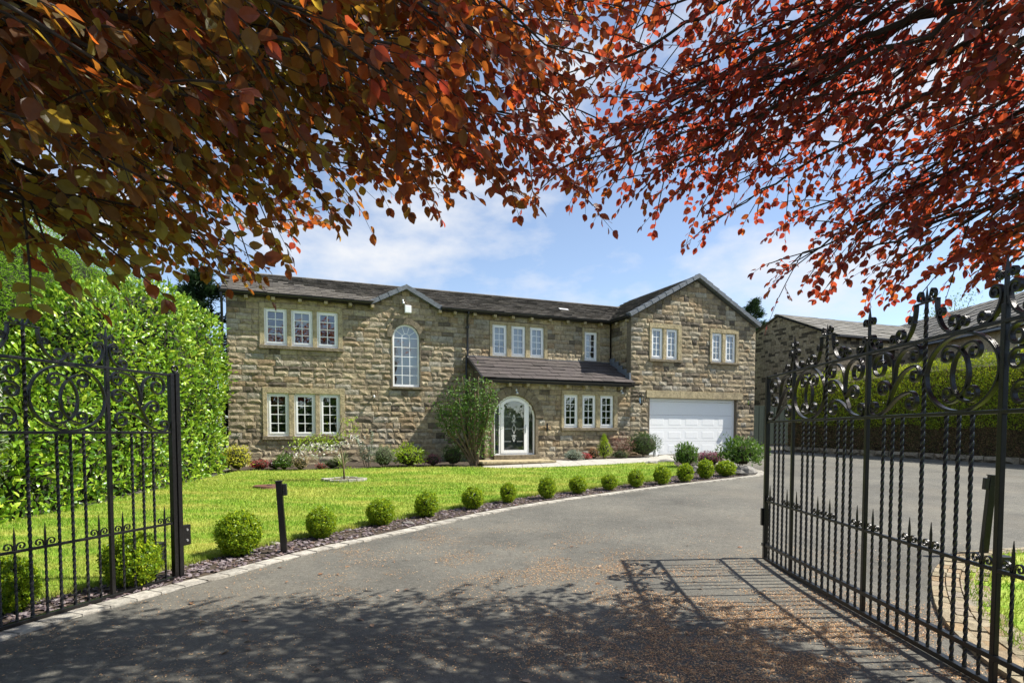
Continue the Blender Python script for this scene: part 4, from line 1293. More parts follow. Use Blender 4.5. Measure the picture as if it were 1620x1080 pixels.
def lantern(p, label, s=1.0):
    l = empty('wall_lantern', HM @ Vector(p), HA, label, 'lantern')
    MB().tube([(0, .03, .16 * s), (0, -.06, .2 * s), (0, -.13, .17 * s), (0, -.13, .12 * s)], .012, 8).build('bracket', M['iron'], l, smooth=True)
    MB().tube([(0, -.13, .13 * s), (0, -.13, .08 * s), (0, -.13, .075 * s)], [.01, .09 * s, .085 * s], 6).build('lantern_roof', M['iron'], l)
    MB().tube([(0, -.13, .07 * s), (0, -.13, -.1 * s)], [.075 * s, .05 * s], 6).build('lantern_glass', M['glass'], l)
    cg = MB()
    for k in range(6):
        an = 2 * PI * k / 6
        cg.tube([(.076 * s * math.cos(an), -.13 + .076 * s * math.sin(an), .07 * s), (.052 * s * math.cos(an), -.13 + .052 * s * math.sin(an), -.1 * s)], .006, 4)
    cg.tube([(0, -.13, -.1 * s), (0, -.13, -.16 * s)], [.05 * s, .01], 6)
    cg.build('lantern_cage', M['iron'], l)
lantern((12.78, WD, 2.62), 'black wall lantern left of the garage door', 1.3)
lantern((17.5, WD, 2.62), 'small black wall lantern right of the garage door', .9)
# vent pipe on the upper left wall, mail slot by the door, rooflight
MB().tube([(4.05, .06, 2.62), (4.05, -.08, 2.62), (4.05, -.08, 2.56)], .025, 8).build('overflow_pipe', M['white'], house, smooth=True)
MB().box(9.28, 9.32, WD - .05, WD, 1.55, 1.8).build('bell_pull', M['iron'], house)
MB().box(12.32, 12.4, -2.0, -1.9, .6, .9)
vs_ = MB(); vs_.add([(10.95, 1.02, zmain(1.02) + .06), (11.3, 1.02, zmain(1.02) + .06), (11.3, 1.2, zmain(1.2) + .06), (10.95, 1.2, zmain(1.2) + .06)], [(0, 1, 2, 3)])
vs_.build('roof_vent', M['white'], house)
# ================================================================ wrought iron gates
def hook(P, ang, r, turn, turns=1.25, n=30):
    pts = []; x, z = P; h = ang
    T = turns * 2 * PI
    for i in range(1, n + 1):
        t = i / n
        rr_ = r * (1 - .72 * t ** .8)
        dth = T / n
        h += turn * dth
        x += rr_ * dth * math.cos(h); z += rr_ * dth * math.sin(h)
        pts.append((x, z))
    return pts

def scroll(P0, a0, P1, a1, k0=.33, k1=.33, h0=None, h1=None, n=20, turns=1.2):
    a0, a1 = R(a0), R(a1)
    c0 = (P0[0] + k0 * math.cos(a0), P0[1] + k0 * math.sin(a0))
    c1 = (P1[0] - k1 * math.cos(a1), P1[1] - k1 * math.sin(a1))
    mid = []
    for i in range(n + 1):
        t = i / n; u = 1 - t
        mid.append(tuple(u ** 3 * P0[j] + 3 * u * u * t * c0[j] + 3 * u * t * t * c1[j] + t ** 3 * P1[j] for j in (0, 1)))
    pre = hook(P0, a0 + PI, h0[0], h0[1], turns)[::-1] if h0 else []
    post = hook(P1, a1, h1[0], h1[1], turns) if h1 else []
    return pre + mid + post

IR = M['iron']
def twisted(x, z0, z1, s, name, parent, cache={}):
    key = (round(z0, 3), round(z1, 3), s)
    if key not in cache:
        n = int((z1 - z0) / .011)
        mb = MB().tube([(0, 0, z0 + (z1 - z0) * i / n) for i in range(n + 1)], s * .72, 4, twist=.33)
        cache[key] = mb.mesh('bar'); cache[key].materials.append(IR)
    o = obj(name, cache[key], None, parent); o.location.x = x
    return o

def build_gate(loc, rz, zA, zT, zM, zB2, zB, label, pw=.69, ncrest=6):
    gate = empty('iron_gate', loc, rz, label, 'gate')
    H = zT - zA
    Wg = pw * 6
    def bar(name, x0, x1, z0, z1, t=.02): return MB().box(x0, x1, -t, t, z0, z1).build(name, IR, gate, bevel=.003)
    # rails
    bar('rail', 0, Wg, zT - .012, zT + .012, .016); bar('rail', 0, Wg, zA - .012, zA + .012, .016)
    bar('rail', 0, Wg, zM - .011, zM + .011, .013)
    if zB2: bar('rail', 0, Wg, zB2 - .016, zB2 + .016, .02)
    bar('rail', 0, Wg, zB - .016, zB + .018, .024)
    ribs = []
    def rib(path, w=.030, th=.015):
        MB().ribbon(path, w, th).build('scroll', IR, gate)
    def spike(x, z0, z1, s=.011):
        MB().tube([(x, 0, z0), (x, 0, z1 - .09), (x, 0, z1)], [s * 1.3, s * 1.3, .002], 4, rot=PI / 4).build('spike', IR, gate)
    for i in range(7):
        x = i * pw
        if i in (0, 6):
            bar('stile', x - .024, x + .024, zB - .02, zT + .015, .024)
        elif i % 2 == 1:
            bar('upright', x - .018, x + .018, zB, zT + .10, .015)
            spike(x, zT + .10, zT + .37, .010)
        else:
            twisted(x, zB, zT + .22, .020, 'twisted_bar', gate)
            spike(x, zT + .21, zT + .36, .009)
    for i in range(6):
        for k in (2, 3, 4):
            twisted(i * pw + pw * k / 6, zB, zA, .0185, 'twisted_bar', gate)
        for k in (1, 5):
            x = i * pw + pw * k / 6
            twisted(x, zB, zM + .03, .0155, 'dog_bar', gate)
            MB().tube([(x, 0, zM + .02), (x, 0, zM + .11), (x, 0, zM + .19)], [.009, .009, .002], 4, rot=PI / 4).build('spike', IR, gate)
            for s in (-1, 1):
                p = scroll((.012, .012), 90, (.05, .066), 0, .04, .02, None, (.03, -1), 8, .95)
                MB().ribbon([(x + s * a, zM + b) for a, b in p], .014, .007).build('dog_scroll', IR, gate)
    def Y(x0, flip):
        def f(path): return [(x0 + (a if not flip else pw - a), zA + b) for a, b in path]
        w, h = pw, H
        r_ = .088 * w / .69
        rib(f(scroll((.15 * w, .955 * h), 0, (.49 * w, .46 * h), -90, .16, .2, (.072, 1), None)))
        rib(f(scroll((.49 * w, .44 * h), 90, (.76 * w, .955 * h), 0, .17, .17, None, (.105, -1), turns=1.3)))
        rib(f(scroll((.15 * w, .68 * h), 0, (.60 * w, .16 * h), -62, .16, .14, (.068, 1), None)))
        rib(f(scroll((.53 * w, .36 * h), 62, (.70 * w, .53 * h), 0, .06, .04, None, (.062, -1))))
        rib(f(scroll((.20 * w, .33 * h), 0, (.86 * w, .03 * h), 0, .22, .22, (.078, 1), (.062, 1))))
    def RR(x0):
        w, h = pw, H
        n = 56; cx = x0 + w / 2; cz = zA + h / 2
        rib([(cx + (w / 2 - .024) * math.cos(2 * PI * k / n), cz + (h / 2 - .014) * math.sin(2 * PI * k / n)) for k in range(n + 1)])
        for s in (-1, 1):
            p = scroll((-.115, .16 * h / .51 * 1.05 + .01), 0, (-.10, -.185 * h / .51), 180, .24, .24, (.062, 1), (.058, -1))
            rib([(cx + s * a, cz + b) for a, b in p], .026)
    for i, t in enumerate(['Yf', 'R', 'Y', 'Yf', 'R', 'Y']):
        if t == 'R': RR(i * pw)
        else: Y(i * pw, t == 'Yf')
    # crest
    for i in range(0, 7):
        x = i * pw
        for s in (-1, 1):
            if (i == 0 and s == -1) or (i == 6 and s == 1): continue
            F_ = lambda path: [(x + s * a, zT + b) for a, b in path]
            if i in (0, 6): continue
            if i in (1, 5):
                rib(F_(scroll((.075, .215), 180, (.16, .012), 0, .10, .12, (.040, -1), (.045, 1))))
                rib(F_(scroll((.012, .255), 30, (.05, .292), 0, .015, .012, None, (.030, -1), 8)), .022, .009)
            elif i == 3:
                rib(F_(scroll((.05, .135), 180, (.13, .012), 0, .06, .09, (.032, -1), (.038, 1))))
                rib(F_(scroll((.012, .225), 30, (.05, .275), 0, .02, .015, None, (.033, -1), 8)), .022, .009)
            else:
                rib(F_(scroll((.11, .255), -92, (.27, .012), 0, .12, .10, None, (.062, 1), 18, 1.15)))
                rib(F_(scroll((.115, .13), 80, (.155, .185), 0, .03, .02, None, (.030, -1), 8)), .026, .011)
                rib(F_(scroll((.325, .055), 60, (.365, .09), 0, .02, .015, None, (.036, -1), 8)), .026, .011)
                rib(F_(scroll((.012, .26), 20, (.06, .335), 0, .04, .02, None, (.040, -1), 8)), .022, .009)
        if i in (2, 4):
            bar('crest_plate', x - .125, x + .125, zT + .25, zT + .262, .012)
    return gate

gr = build_gate((2.95, 6.8, 0), math.atan2(-.999, -.046), 1.62, 2.13, .71, .20, .035, 'open right hand black wrought iron gate with scrollwork, nearest the garage side')
gl_ = build_gate((-3.41, 5.9, 0), math.atan2(-.966, -.262), 1.50, 2.07, .59, None, .035, 'open left hand black wrought iron gate in front of the tall green hedges')
# closing post, cap ring and lock box of the left gate; hinge posts of both
MB().box(-.08, -.028, -.035, .035, 0.02, 2.10).build('closing_stile', IR, gl_, bevel=.004)
MB().tube([(-.055 + .035 * math.cos(a / 8 * 2 * PI), 0, 2.135 + .035 * math.sin(a / 8 * 2 * PI)) for a in range(9)], .012, 6).build('pull_ring', IR, gl_, smooth=True)
lk = MB().box(-.19, -.082, -.02, .02, .34, .55).build('lock_box', IR, gl_, bevel=.004)
for z in (.39, .5): MB().tube([(-.14, -.028, z), (-.14, .028, z)], .013, 8).build('bolt_head', M['silver'], lk)
MB().box(-.045, .0, -.045, .045, .42, .62).build('lock_box', IR, gr, bevel=.004)
MB().box(-.04, .03, -.032, .032, .18, .215).build('bracket', IR, gr, bevel=.003)

# posts and boxes beside the drive
def driveway_post(x, y, h, rz, lean, label):
    p = empty('gate_stop_post', (x, y, gz(x, y)), rz, label, 'post')
    p.rotation_euler = (0, lean, rz)
    MB().box(-.035, .035, -.035, .035, -.1, h).build('post', IR, p, bevel=.004)
    MB().box(-.043, .043, -.043, .043, h, h + .012).build('cap', M['black'], p, bevel=.003)
    MB().box(.037, .085, -.03, .03, h - .17, h - .03).build('photocell', M['black'], p, bevel=.006)
driveway_post(-2.74, 7.02, .87, R(12), R(-3.2), 'black metal post with small sensor box standing beside the left lawn edge')
driveway_post(5.62, 6.95, .95, R(172), R(-4), 'black metal post seen through the right hand gate beside the verge')
def stub(x, y, w, d, h, label, cat='cable box'):
    o = empty('ground_box', (x, y, gz(x, y)), 0, label, cat)
    MB().box(-w, w, -d, d, 0, h).build('casing', M['black'], o, bevel=.008)
    MB().box(-w - .01, w + .01, -d - .01, d + .01, h, h + .015).build('lid', M['black'], o, bevel=.004)
stub(-3.78, 6.22, .05, .05, .30, 'small black box on the border behind the left hand gate')
stub(5.02, 5.95, .05, .05, .22, 'small black box on the grass behind the right hand gate')
cov = empty('drain_cover', (-5.15, 12.45, lawn_z(-5.15, 12.45) + .03), 0, 'round brown drain cover set in the lawn behind the black post', 'drain cover')
MB().disc((0, 0, 0), .33, .05, 32).build('lid', M['brownlid'], cov)
MB().disc((0, 0, .05), .06, .008, 10).build('lifting_key', M['black'], cov)
# ================================================================ planting
def blob_points(n, rx, ry, rz, seed, lump=.18, shell=.35, freq=2.2, bottom=-1.0):
    """points in a lumpy ellipsoid, mostly near its skin, with outward normals"""
    q = rng(seed)
    d = norm(q.normal(0, 1, (int(n * 1.5), 3)))
    d = d[d[:, 2] > bottom][:n]
    n = len(d)
    lumpv = np.array([noise.noise(Vector(p * freq) + Vector((seed * .37, seed, 0))) for p in d])
    fine_ = np.array([noise.noise(Vector(p * freq * 3.1) + Vector((seed, 0, seed * .7))) for p in d])
    rad = 1 + lump * 1.6 * lumpv + lump * .8 * fine_
    depth = 1 - shell * q.random(n) ** 1.8
    P = d * (rad * depth)[:, None] * np.array([rx, ry, rz])
    N_ = norm(d / np.array([rx, ry, rz]))
    return P, N_, d

def shrub(name, label, cat, loc, size, n, leaf, mat, seed, shape='round', wl=.5, up=.5, lump=.2, core=.72, flowers=None, parts=('foliage',), stems=6, tmpl=(LEAF_V, LEAF_F), bottom=-.55, group=None, corem='dark_leaf_core', jit=.6):
    """size (rx, ry, rz): half axes; loc is the foot of the plant"""
    rx, ry, rz = size
    x, y = loc[:2]; z = loc[2] if len(loc) > 2 else gz(x, y)
    root = empty(name, (x, y, z), 0, label, cat, group)
    P, Nn, d = blob_points(n, rx, ry, rz, seed, lump, .45, 2.2, bottom)
    n = len(P)
    q = rng(seed + 1)
    cz = rz * (.95 if bottom > -.9 else 1.0)
    if shape == 'cone':
        hh = (P[:, 2] / rz + 1) / 2
        P[:, :2] *= np.clip(1.25 - 1.05 * hh, .12, 1.2)[:, None]
    P[:, 2] += cz
    ax = Nn * .25 + np.array([0, 0, up]) + q.normal(0, jit, (n, 3))
    nr = Nn + np.array([0, 0, .6]) + q.normal(0, .5, (n, 3))
    L = leaf * q.uniform(.6, 1.3, n)
    P[:, 2] = np.maximum(P[:, 2], .01)
    base = np.array([x, y, z])
    leaves_obj(root, base, M[mat], tmpl[0], tmpl[1], P + base, ax, nr, L, L * wl, seed + 2)
    if core:
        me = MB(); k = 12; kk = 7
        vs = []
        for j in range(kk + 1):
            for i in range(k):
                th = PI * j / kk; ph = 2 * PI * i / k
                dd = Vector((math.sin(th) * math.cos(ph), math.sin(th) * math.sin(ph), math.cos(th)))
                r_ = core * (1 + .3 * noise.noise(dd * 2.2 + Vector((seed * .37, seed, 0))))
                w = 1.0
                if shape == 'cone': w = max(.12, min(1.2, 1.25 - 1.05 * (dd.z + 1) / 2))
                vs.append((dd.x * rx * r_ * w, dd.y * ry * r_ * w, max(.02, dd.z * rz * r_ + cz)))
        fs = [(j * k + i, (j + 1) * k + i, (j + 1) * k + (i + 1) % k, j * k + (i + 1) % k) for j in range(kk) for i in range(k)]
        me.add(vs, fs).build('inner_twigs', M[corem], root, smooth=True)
    if stems:
        mb = MB()
        for i in range(stems):
            an = q.random() * 2 * PI; rr_ = q.uniform(.2, .6)
            tx, ty, tz = rx * rr_ * math.cos(an), ry * rr_ * math.sin(an), cz + rz * q.uniform(-.2, .6)
            mb.tube([(tx * .08, ty * .08, -.02), (tx * .5, ty * .5, tz * .5), (tx, ty, tz)], [.012, .009, .004], 5)
        mb.build('stem', M['twig'], root)
    if flowers:
        fm, fn, fsz = flowers
        P2, N2, _ = blob_points(fn, rx * 1.04, ry * 1.04, rz * 1.04, seed + 7, lump, .1, 2.2, -.1)
        P2[:, 2] += cz
        leaves_obj(root, base, M[fm], LEAF_V, LEAF_F, P2 + base, q.normal(0, 1, (len(P2), 3)), N2 + q.normal(0, .3, (len(P2), 3)), fsz * q.uniform(.6, 1.3, len(P2)), fsz * .8, seed + 9, mass_name='flowers')
    return root

# ---- clipped box balls along the kerb
balls = [(-3.66, 5.62, .52, 'yellow green box ball seen through the left hand gate bars'),
         (-4.15, 4.82, .46, 'dark clipped box ball at the bottom left corner behind the gate'),
         (-3.22, 6.88, .50, 'largest box ball in front of the lawn, just left of the black post'),
         (-2.55, 7.80, .45, 'box ball just right of the black post'),
         (-1.94, 8.65, .48, 'third box ball from the gate, a full round one with a bare neck'),
         (-1.36, 9.32, .40, 'fourth box ball from the left gate in the row by the kerb'),
         (-.67, 10.0, .38, 'fifth box ball from the left gate in the row by the kerb'),
         (-.07, 10.65, .38, 'narrow upright box ball, sixth from the left gate'),
         (.67, 11.15, .39, 'seventh box ball from the left gate in the row by the kerb'),
         (1.33, 11.8, .40, 'eighth box ball from the left gate, in front of the red flowers'),
         (2.04, 12.3, .37, 'ninth box ball from the left gate, in front of the reddish shrub'),
         (2.70, 12.75, .40, 'tenth box ball from the left gate, in front of the round green bush'),
         (3.38, 13.2, .43, 'fourth box ball from the rounded end of the kerb'),
         (4.03, 13.65, .44, 'third box ball from the rounded end of the kerb'),
         (4.70, 14.25, .47, 'second box ball from the rounded end of the kerb'),
         (5.37, 14.75, .49, 'last box ball at the rounded end of the kerb by the garage')]
def ball_meshes(seed, n, leaf):
    q = rng(seed)
    nc = n // 9
    Pc, Nc, d = blob_points(nc, .47, .47, .47, seed, .06, .22, 2.6)
    nc = len(Pc); P = np.repeat(Pc, 9, 0) + q.normal(0, .024, (nc * 9, 3)) + np.repeat(Nc * q.uniform(-.01, .035, (nc, 1)), 9, 0); Nn = np.repeat(Nc, 9, 0)
    n = len(P)
    # small sprigs: several leaves stand together
    ax = Nn * .2 + np.array([0, 0, .5]) + q.normal(0, .6, (n, 3)); nr = Nn + q.normal(0, .45, (n, 3))
    T = np.array([(0, 0, 0), (.45, .34, .05), (1, 0, 0), (.45, -.34, .05)], float)
    v, f, rr = scatter(T, LEAF_F, P, ax, nr, leaf * q.uniform(.6, 1.4, n), leaf * q.uniform(.6, 1.2, n), q.random(n))
    me = npmesh('foliage', v, f, False, rr); me.materials.append(M['box']); return me
near_b = [ball_meshes(s, 10000, .058) for s in (3, 4)]
far_b = [ball_meshes(s, 4500, .08) for s in (5, 6, 7)]
def core_ball():
    vs = []; k = 14; kk = 8
    for j in range(kk + 1):
        for i in range(k):
            th = PI * j / kk; ph = 2 * PI * i / k
            d = Vector((math.sin(th) * math.cos(ph), math.sin(th) * math.sin(ph), math.cos(th)))
            vs.append(d * (.33 + .05 * noise.noise(d * 2)))
    m_ = MB().add(vs, [(j * k + i, (j + 1) * k + i, (j + 1) * k + (i + 1) % k, j * k + (i + 1) % k) for j in range(kk) for i in range(k)]).mesh('inner_twigs', True)
    m_.materials.append(M['hedgecore']); return m_
cb = core_ball()
sm = MB().tube([(0, 0, -.62), (0, 0, -.3)], [.03, .03], 6).mesh('stem'); sm.materials.append(M['twig'])
for i, (x, y, dm, lab) in enumerate(balls):
    root = empty('box_ball', (x, y, gz(x, y)), 0, lab, 'shrub', 'clipped box balls along the kerb')
    q_ = random.Random(i)
    dm *= .9
    sx, sz = dm * q_.uniform(.88, 1.1), dm * q_.uniform(.86, 1.14)
    if i == 7: sx *= .88; sz *= 1.18
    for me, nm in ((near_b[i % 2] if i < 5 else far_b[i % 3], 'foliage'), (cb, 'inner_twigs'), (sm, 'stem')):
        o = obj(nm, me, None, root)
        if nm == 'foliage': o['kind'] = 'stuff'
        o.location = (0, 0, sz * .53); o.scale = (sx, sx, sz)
        if nm != 'stem': o.rotation_euler = (0, 0, q_.uniform(0, 6))

# ---- hedges
def hedge(name, label, path, mat, leaf, dens, seed, corem, singles=0, lump=.16, freq=.9, wl=.5, droop=0.0, low=None, tmpl=(LEAF_V, LEAF_F), group=None, face=None):
    """path: (x, y, height, half width). A clipped or loose hedge with a dark core and leaves on its skin"""
    q = rng(seed)
    p = smooth_path([np.array(a, float) for a in path], .3)
    n = len(p); x0, y0 = p[0][:2]
    base = np.array([x0, y0, gz(x0, y0)])
    root = empty(name, base, 0, label, 'hedge', group)
    t = np.gradient(p[:, :2], axis=0); t /= np.linalg.norm(t, axis=1, keepdims=True)
    nn_ = np.stack([-t[:, 1], t[:, 0]], 1)
    prof = []     # closed half profile: side, shoulder, top, other side  (a in -1..1, b 0..1)
    m = 26
    for k in range(m + 1):
        s = k / m
        th = PI * s
        a = math.copysign(abs(math.cos(th)) ** .45, math.cos(th)); b = math.sin(th) ** .45 if 0 < s < 1 else 0
        prof.append((a, b))
    def surf(shrink):
        V = np.zeros((n, m + 1, 3))
        for i in range(n):
            h, w = p[i][2], p[i][3]
            e = min(i, n - 1 - i) * .3
            endf = min(1, .55 + .45 * math.sqrt(min(e, .9) / .9))
            for k, (a, b) in enumerate(prof):
                X = p[i][0] + nn_[i][0] * a * (w - shrink) * endf; Y = p[i][1] + nn_[i][1] * a * (w - shrink) * endf
                Z = gz(X, Y) + b * (h - shrink) * (.85 + .15 * endf)
                dv = noise.noise(Vector((X * freq, Y * freq, Z * freq + seed))) + .5 * noise.noise(Vector((X * freq * 2.7, Y * freq * 2.7, Z * freq * 2.7 + seed)))
                oc = Vector((nn_[i][0] * a, nn_[i][1] * a, b * .7))
                V[i, k] = (X + oc.x * dv * lump, Y + oc.y * dv * lump, Z + oc.z * dv * lump)
        return V
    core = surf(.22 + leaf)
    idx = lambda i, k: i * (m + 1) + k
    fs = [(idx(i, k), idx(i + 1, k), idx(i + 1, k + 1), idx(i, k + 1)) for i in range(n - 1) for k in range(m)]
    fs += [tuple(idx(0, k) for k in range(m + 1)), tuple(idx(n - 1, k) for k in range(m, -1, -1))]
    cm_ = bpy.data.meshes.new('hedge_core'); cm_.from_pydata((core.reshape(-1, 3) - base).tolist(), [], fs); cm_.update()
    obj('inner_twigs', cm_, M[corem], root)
    S = surf(0)
    # random points on the skin
    A_ = S[:-1, :-1]; B_ = S[1:, :-1]; C_ = S[1:, 1:]; D_ = S[:-1, 1:]
    nrm_ = np.cross(B_ - A_, D_ - A_); area = np.linalg.norm(nrm_, axis=2)
    nrm_ = nrm_ / (area[..., None] + 1e-9)
    cen = (A_ + C_) / 2
    mid = np.zeros_like(cen); mid[:, :, :2] = ((S[:-1, :1, :2] + S[:-1, -1:, :2]) / 2); mid[:, :, 2] = .8
    sgn = np.sign(np.sum(nrm_ * (cen - mid), 2, keepdims=True)); nrm_ = nrm_ * sgn
    w_ = area.copy()
    tocam = np.sum(nrm_ * (np.array([0, 0, 1.5]) - cen), 2) / np.linalg.norm(cen - np.array([0, 0, 1.5]), axis=2)
    w_ *= np.clip(.35 + 1.2 * tocam, .12, 1)
    w_ *= np.where(nrm_[..., 2] > .7, .8, 1)
    cnt = int(dens * w_.sum())
    pick = q.choice(w_.size, cnt, p=(w_ / w_.sum()).ravel())
    u_, v_ = q.random(cnt)[:, None], q.random(cnt)[:, None]
    a, b, c_, d_ = (z.reshape(-1, 3)[pick] for z in (A_, B_, C_, D_))
    P = a * (1 - u_) * (1 - v_) + b * u_ * (1 - v_) + c_ * u_ * v_ + d_ * (1 - u_) * v_
    Nn = nrm_.reshape(-1, 3)[pick]
    P = P - Nn * ((q.random(cnt) ** 1.6) * .26 - .04)[:, None] + Nn * (q.random(cnt) < .06)[:, None] * q.uniform(.03, .16, cnt)[:, None]
    ax = Nn * .55 + np.array([0, 0, .45 - droop]) + q.normal(0, .55, (cnt, 3))
    nr = Nn * .7 + np.array([0, 0, .6]) + q.normal(0, .45, (cnt, 3))
    L = leaf * q.uniform(.6, 1.3, cnt)
    hrel = P[:, 2] - gzv(P[:, 0], P[:, 1])
    if low:
        lowmat, lh, cx_ = low
        edge = lh + .25 * np.array([noise.noise(Vector((a_[0] * 1.1, a_[1] * 1.1, a_[2]))) for a_ in P]) 
        sel = (hrel < edge)
        leaves_obj(root, base, M[lowmat], *tmpl, P[sel], ax[sel], nr[sel], L[sel] * .8, L[sel] * wl * .8, seed + 3, mass_name='low_growth')
        P, ax, nr, L = P[~sel], ax[~sel], nr[~sel], L[~sel]
    leaves_obj(root, base, M[mat], *tmpl, P, ax, nr, L, L * wl, seed + 4, singles=singles)
    return root

hedge('laurel_hedge', 'big glossy laurel hedge on the left, bulging over the lawn beside the house',
      [(-8.9, 5.6, 1.2, .85), (-8.6, 7.8, 1.25, .9), (-8.35, 9.4, 1.45, .95), (-8.35, 10.4, 2.5, 1.0), (-8.35, 11.5, 4.0, 1.0), (-8.35, 12.2, 4.3, 1.05), (-8.4, 13.0, 4.4, 1.05), (-8.5, 14.4, 4.4, 1.0), (-8.55, 15.4, 4.2, .95), (-8.7, 16.6, 3.8, .85)],
      'laurel', .125, 430, 51, 'hedgecore', singles=300, lump=.36, freq=.8, wl=.85, tmpl=(LAUREL_V, LAUREL_F))
hedge('conifer_hedge', 'tall bright green clipped conifer hedge behind the laurel',
      [(-10.7, 4.0, 5.9, .9), (-10.2, 8.0, 6.0, .9), (-10.0, 11.0, 5.8, .95), (-10.2, 13.5, 5.5, .95), (-10.6, 17.5, 5.2, .9)],
      'conifer', .085, 1500, 52, 'hedgecore', lump=.22, freq=1.1, wl=.3, droop=.3)
# low boundary wall and the hedge on it, right side
HR = [(10.15, 22.0), (12.0, 20.55), (13.36, 19.4), (15.29, 17.6), (17.5, 15.7), (20, 13.6), (23, 11.2)]
lw = empty('retaining_wall', (10, 22, 0), 0, 'low stone retaining wall under the right hand hedge', 'wall')
lwm = MB(); mats = []
pth = smooth_path(HR, .2); rs_ = resample(pth, .42)
qq = random.Random(7)
for i in range(len(rs_) - 1):
    a_, b_ = rs_[i], rs_[i + 1]; t = (b_ - a_); L_ = np.linalg.norm(t); t = t / L_
    z = gz(*a_)
    for k in range(1):
        mats.append(mat_axes((a_[0] - 10, a_[1] - 22, z - .02 + k * .17), (t[0] * (L_ - .012), t[1] * (L_ - .012), 0), (t[1] * -.2 * qq.uniform(.9, 1.2), t[0] * .2, 0), (0, 0, .20)))
lay(lw, 'stone', mats, ROCK, M['nstone'], Matrix.Translation((10, 22, 0)), 120, 'stonework')
hedge('privet_hedge', 'long right hand hedge with yellow green top and bare brown foot behind the iron gate',
      [(10.6, 22.5, 2.7, .55), (12.5, 21.0, 2.95, .6), (14.0, 19.75, 3.15, .6), (15.9, 18.0, 3.45, .65), (18.1, 16.1, 3.6, .65), (20.6, 14.0, 3.7, .65)],
      'privet', .085, 1500, 53, 'hedgecore2', lump=.12, freq=1.6, wl=.5, low=('privetlow', 1.0, 0))

# ---- bed along the front wall
shrub('yellow_shrub', 'bright yellow green shrub at the foot of the laurel hedge by the house corner', 'shrub', (-7.35, 15.75), (.33, .3, .36), 900, .075, 'yellowleaf', 101)
shrub('heather', 'low red pink flowering plant between the yellow shrub and the small green bush', 'plant', (-6.95, 16.15), (.3, .2, .14), 500, .05, 'redleaf', 102, flowers=('crimsonflower', 60, .04), stems=0)
shrub('heather', 'pink and white low plant left of the small green bush', 'plant', (-6.55, 16.2), (.2, .18, .15), 300, .045, 'purpleleaf', 103, flowers=('whiteflower', 30, .04), stems=0)
shrub('green_bush', 'small round green bush under the lower left window', 'shrub', (-6.2, 15.98), (.24, .22, .24), 700, .07, 'greenleaf', 104)
shrub('beige_shrub', 'pale pinkish beige shrub right of the small green bush', 'shrub', (-5.78, 16.05), (.24, .2, .22), 420, .08, 'beigeleaf', 105, wl=.35)
shrub('low_red_plant', 'tiny reddish plant on the bed under the middle window', 'plant', (-5.3, 16.28), (.16, .12, .08), 160, .05, 'redleaf', 106, stems=0)
def strap_plant(x, y, n, L, mat, label, seed, name='strap_leaved_plant'):
    q = rng(seed); root = empty(name, (x, y, gz(x, y)), 0, label, 'plant')
    for k in range(n):
        an = q.random() * 2 * PI; l = L * q.uniform(.7, 1.15); out = q.uniform(.25, .9)
        w = q.uniform(.014, .024); pts = []; segs = 6
        sx, sy = -math.sin(an), math.cos(an)
        vs = []
        for i in range(segs + 1):
            t = i / segs
            r_ = out * l * t ** 1.5; z = l * (t - .55 * out * t * t * 1.1)
            ww = w * (1 - t) ** .6 + .001
            vs += [(r_ * math.cos(an) + sx * ww, r_ * math.sin(an) + sy * ww, z), (r_ * math.cos(an) - sx * ww, r_ * math.sin(an) - sy * ww, z)]
        MB().add(vs, [(2 * i, 2 * i + 1, 2 * i + 3, 2 * i + 2) for i in range(segs)]).build('leaf', M[mat], root, smooth=True)
strap_plant(-4.75, 16.45, 42, .62, 'strapleaf', 'clump of long pale strap leaves behind the little blossom tree', 107)
shrub('low_green_plant', 'low dark green plant left of the strap leaved clump', 'plant', (-5.05, 16.5), (.25, .2, .13), 250, .06, 'darkgreenleaf', 108, stems=0)
def tall_stems(x, y, spots, h, mat, label, seed):
    root = empty('tall_pale_plant', (x, y, gz(x, y)), 0, label, 'plant'); q = rng(seed)
    mb = MB(); P = []; A = []
    for dx, hh in spots:
        pts = [(dx * .3, 0, 0), (dx * .7, .02, h * hh * .5), (dx, .0, h * hh)]
        mb.tube(pts, [.012, .008, .004], 5)
        for k in range(70):
            t = q.uniform(.2, 1); p = np.array([dx * (.3 + .7 * t), 0, h * hh * t])
            an = q.random() * 2 * PI
            P.append(p); A.append((math.cos(an), math.sin(an), .5))
    mb.build('stem', M['twig'], root)
    P, A = np.array(P), np.array(A)
    b = np.array([x, y, gz(x, y)])
    leaves_obj(root, b, M[mat], LEAF_V, LEAF_F, P + b, A, np.array([0, 0, 1]) + q.normal(0, .4, P.shape), .10, .055, seed)
tall_stems(-4.12, 16.85, [(-.35, .95), (.0, .6), (.12, 1.1), (-.18, .8)], .95, 'silverleaf', 'two tall pale variegated stems against the wall below the arched window', 109)
shrub('pale_bush', 'round grey green bush right of the tall pale stems', 'shrub', (-3.62, 16.6), (.33, .3, .33), 1500, .055, 'paleleaf', 110, wl=.3)
shrub('lime_bush', 'lime green bush below the arched window', 'shrub', (-2.95, 16.75), (.42, .3, .31), 1100, .09, 'limeleaf', 111, lump=.45)
shrub('dark_red_plant', 'low dark red plant right of the lime green bush', 'plant', (-2.3, 17.0), (.26, .2, .18), 260, .055, 'purpleleaf', 112)
shrub('fern_clump', 'low dark green clump at the foot of the wall left of the tall climbing shrub', 'plant', (-1.72, 17.15), (.34, .25, .3), 500, .1, 'darkgreenleaf', 113, wl=.3, lump=.4)

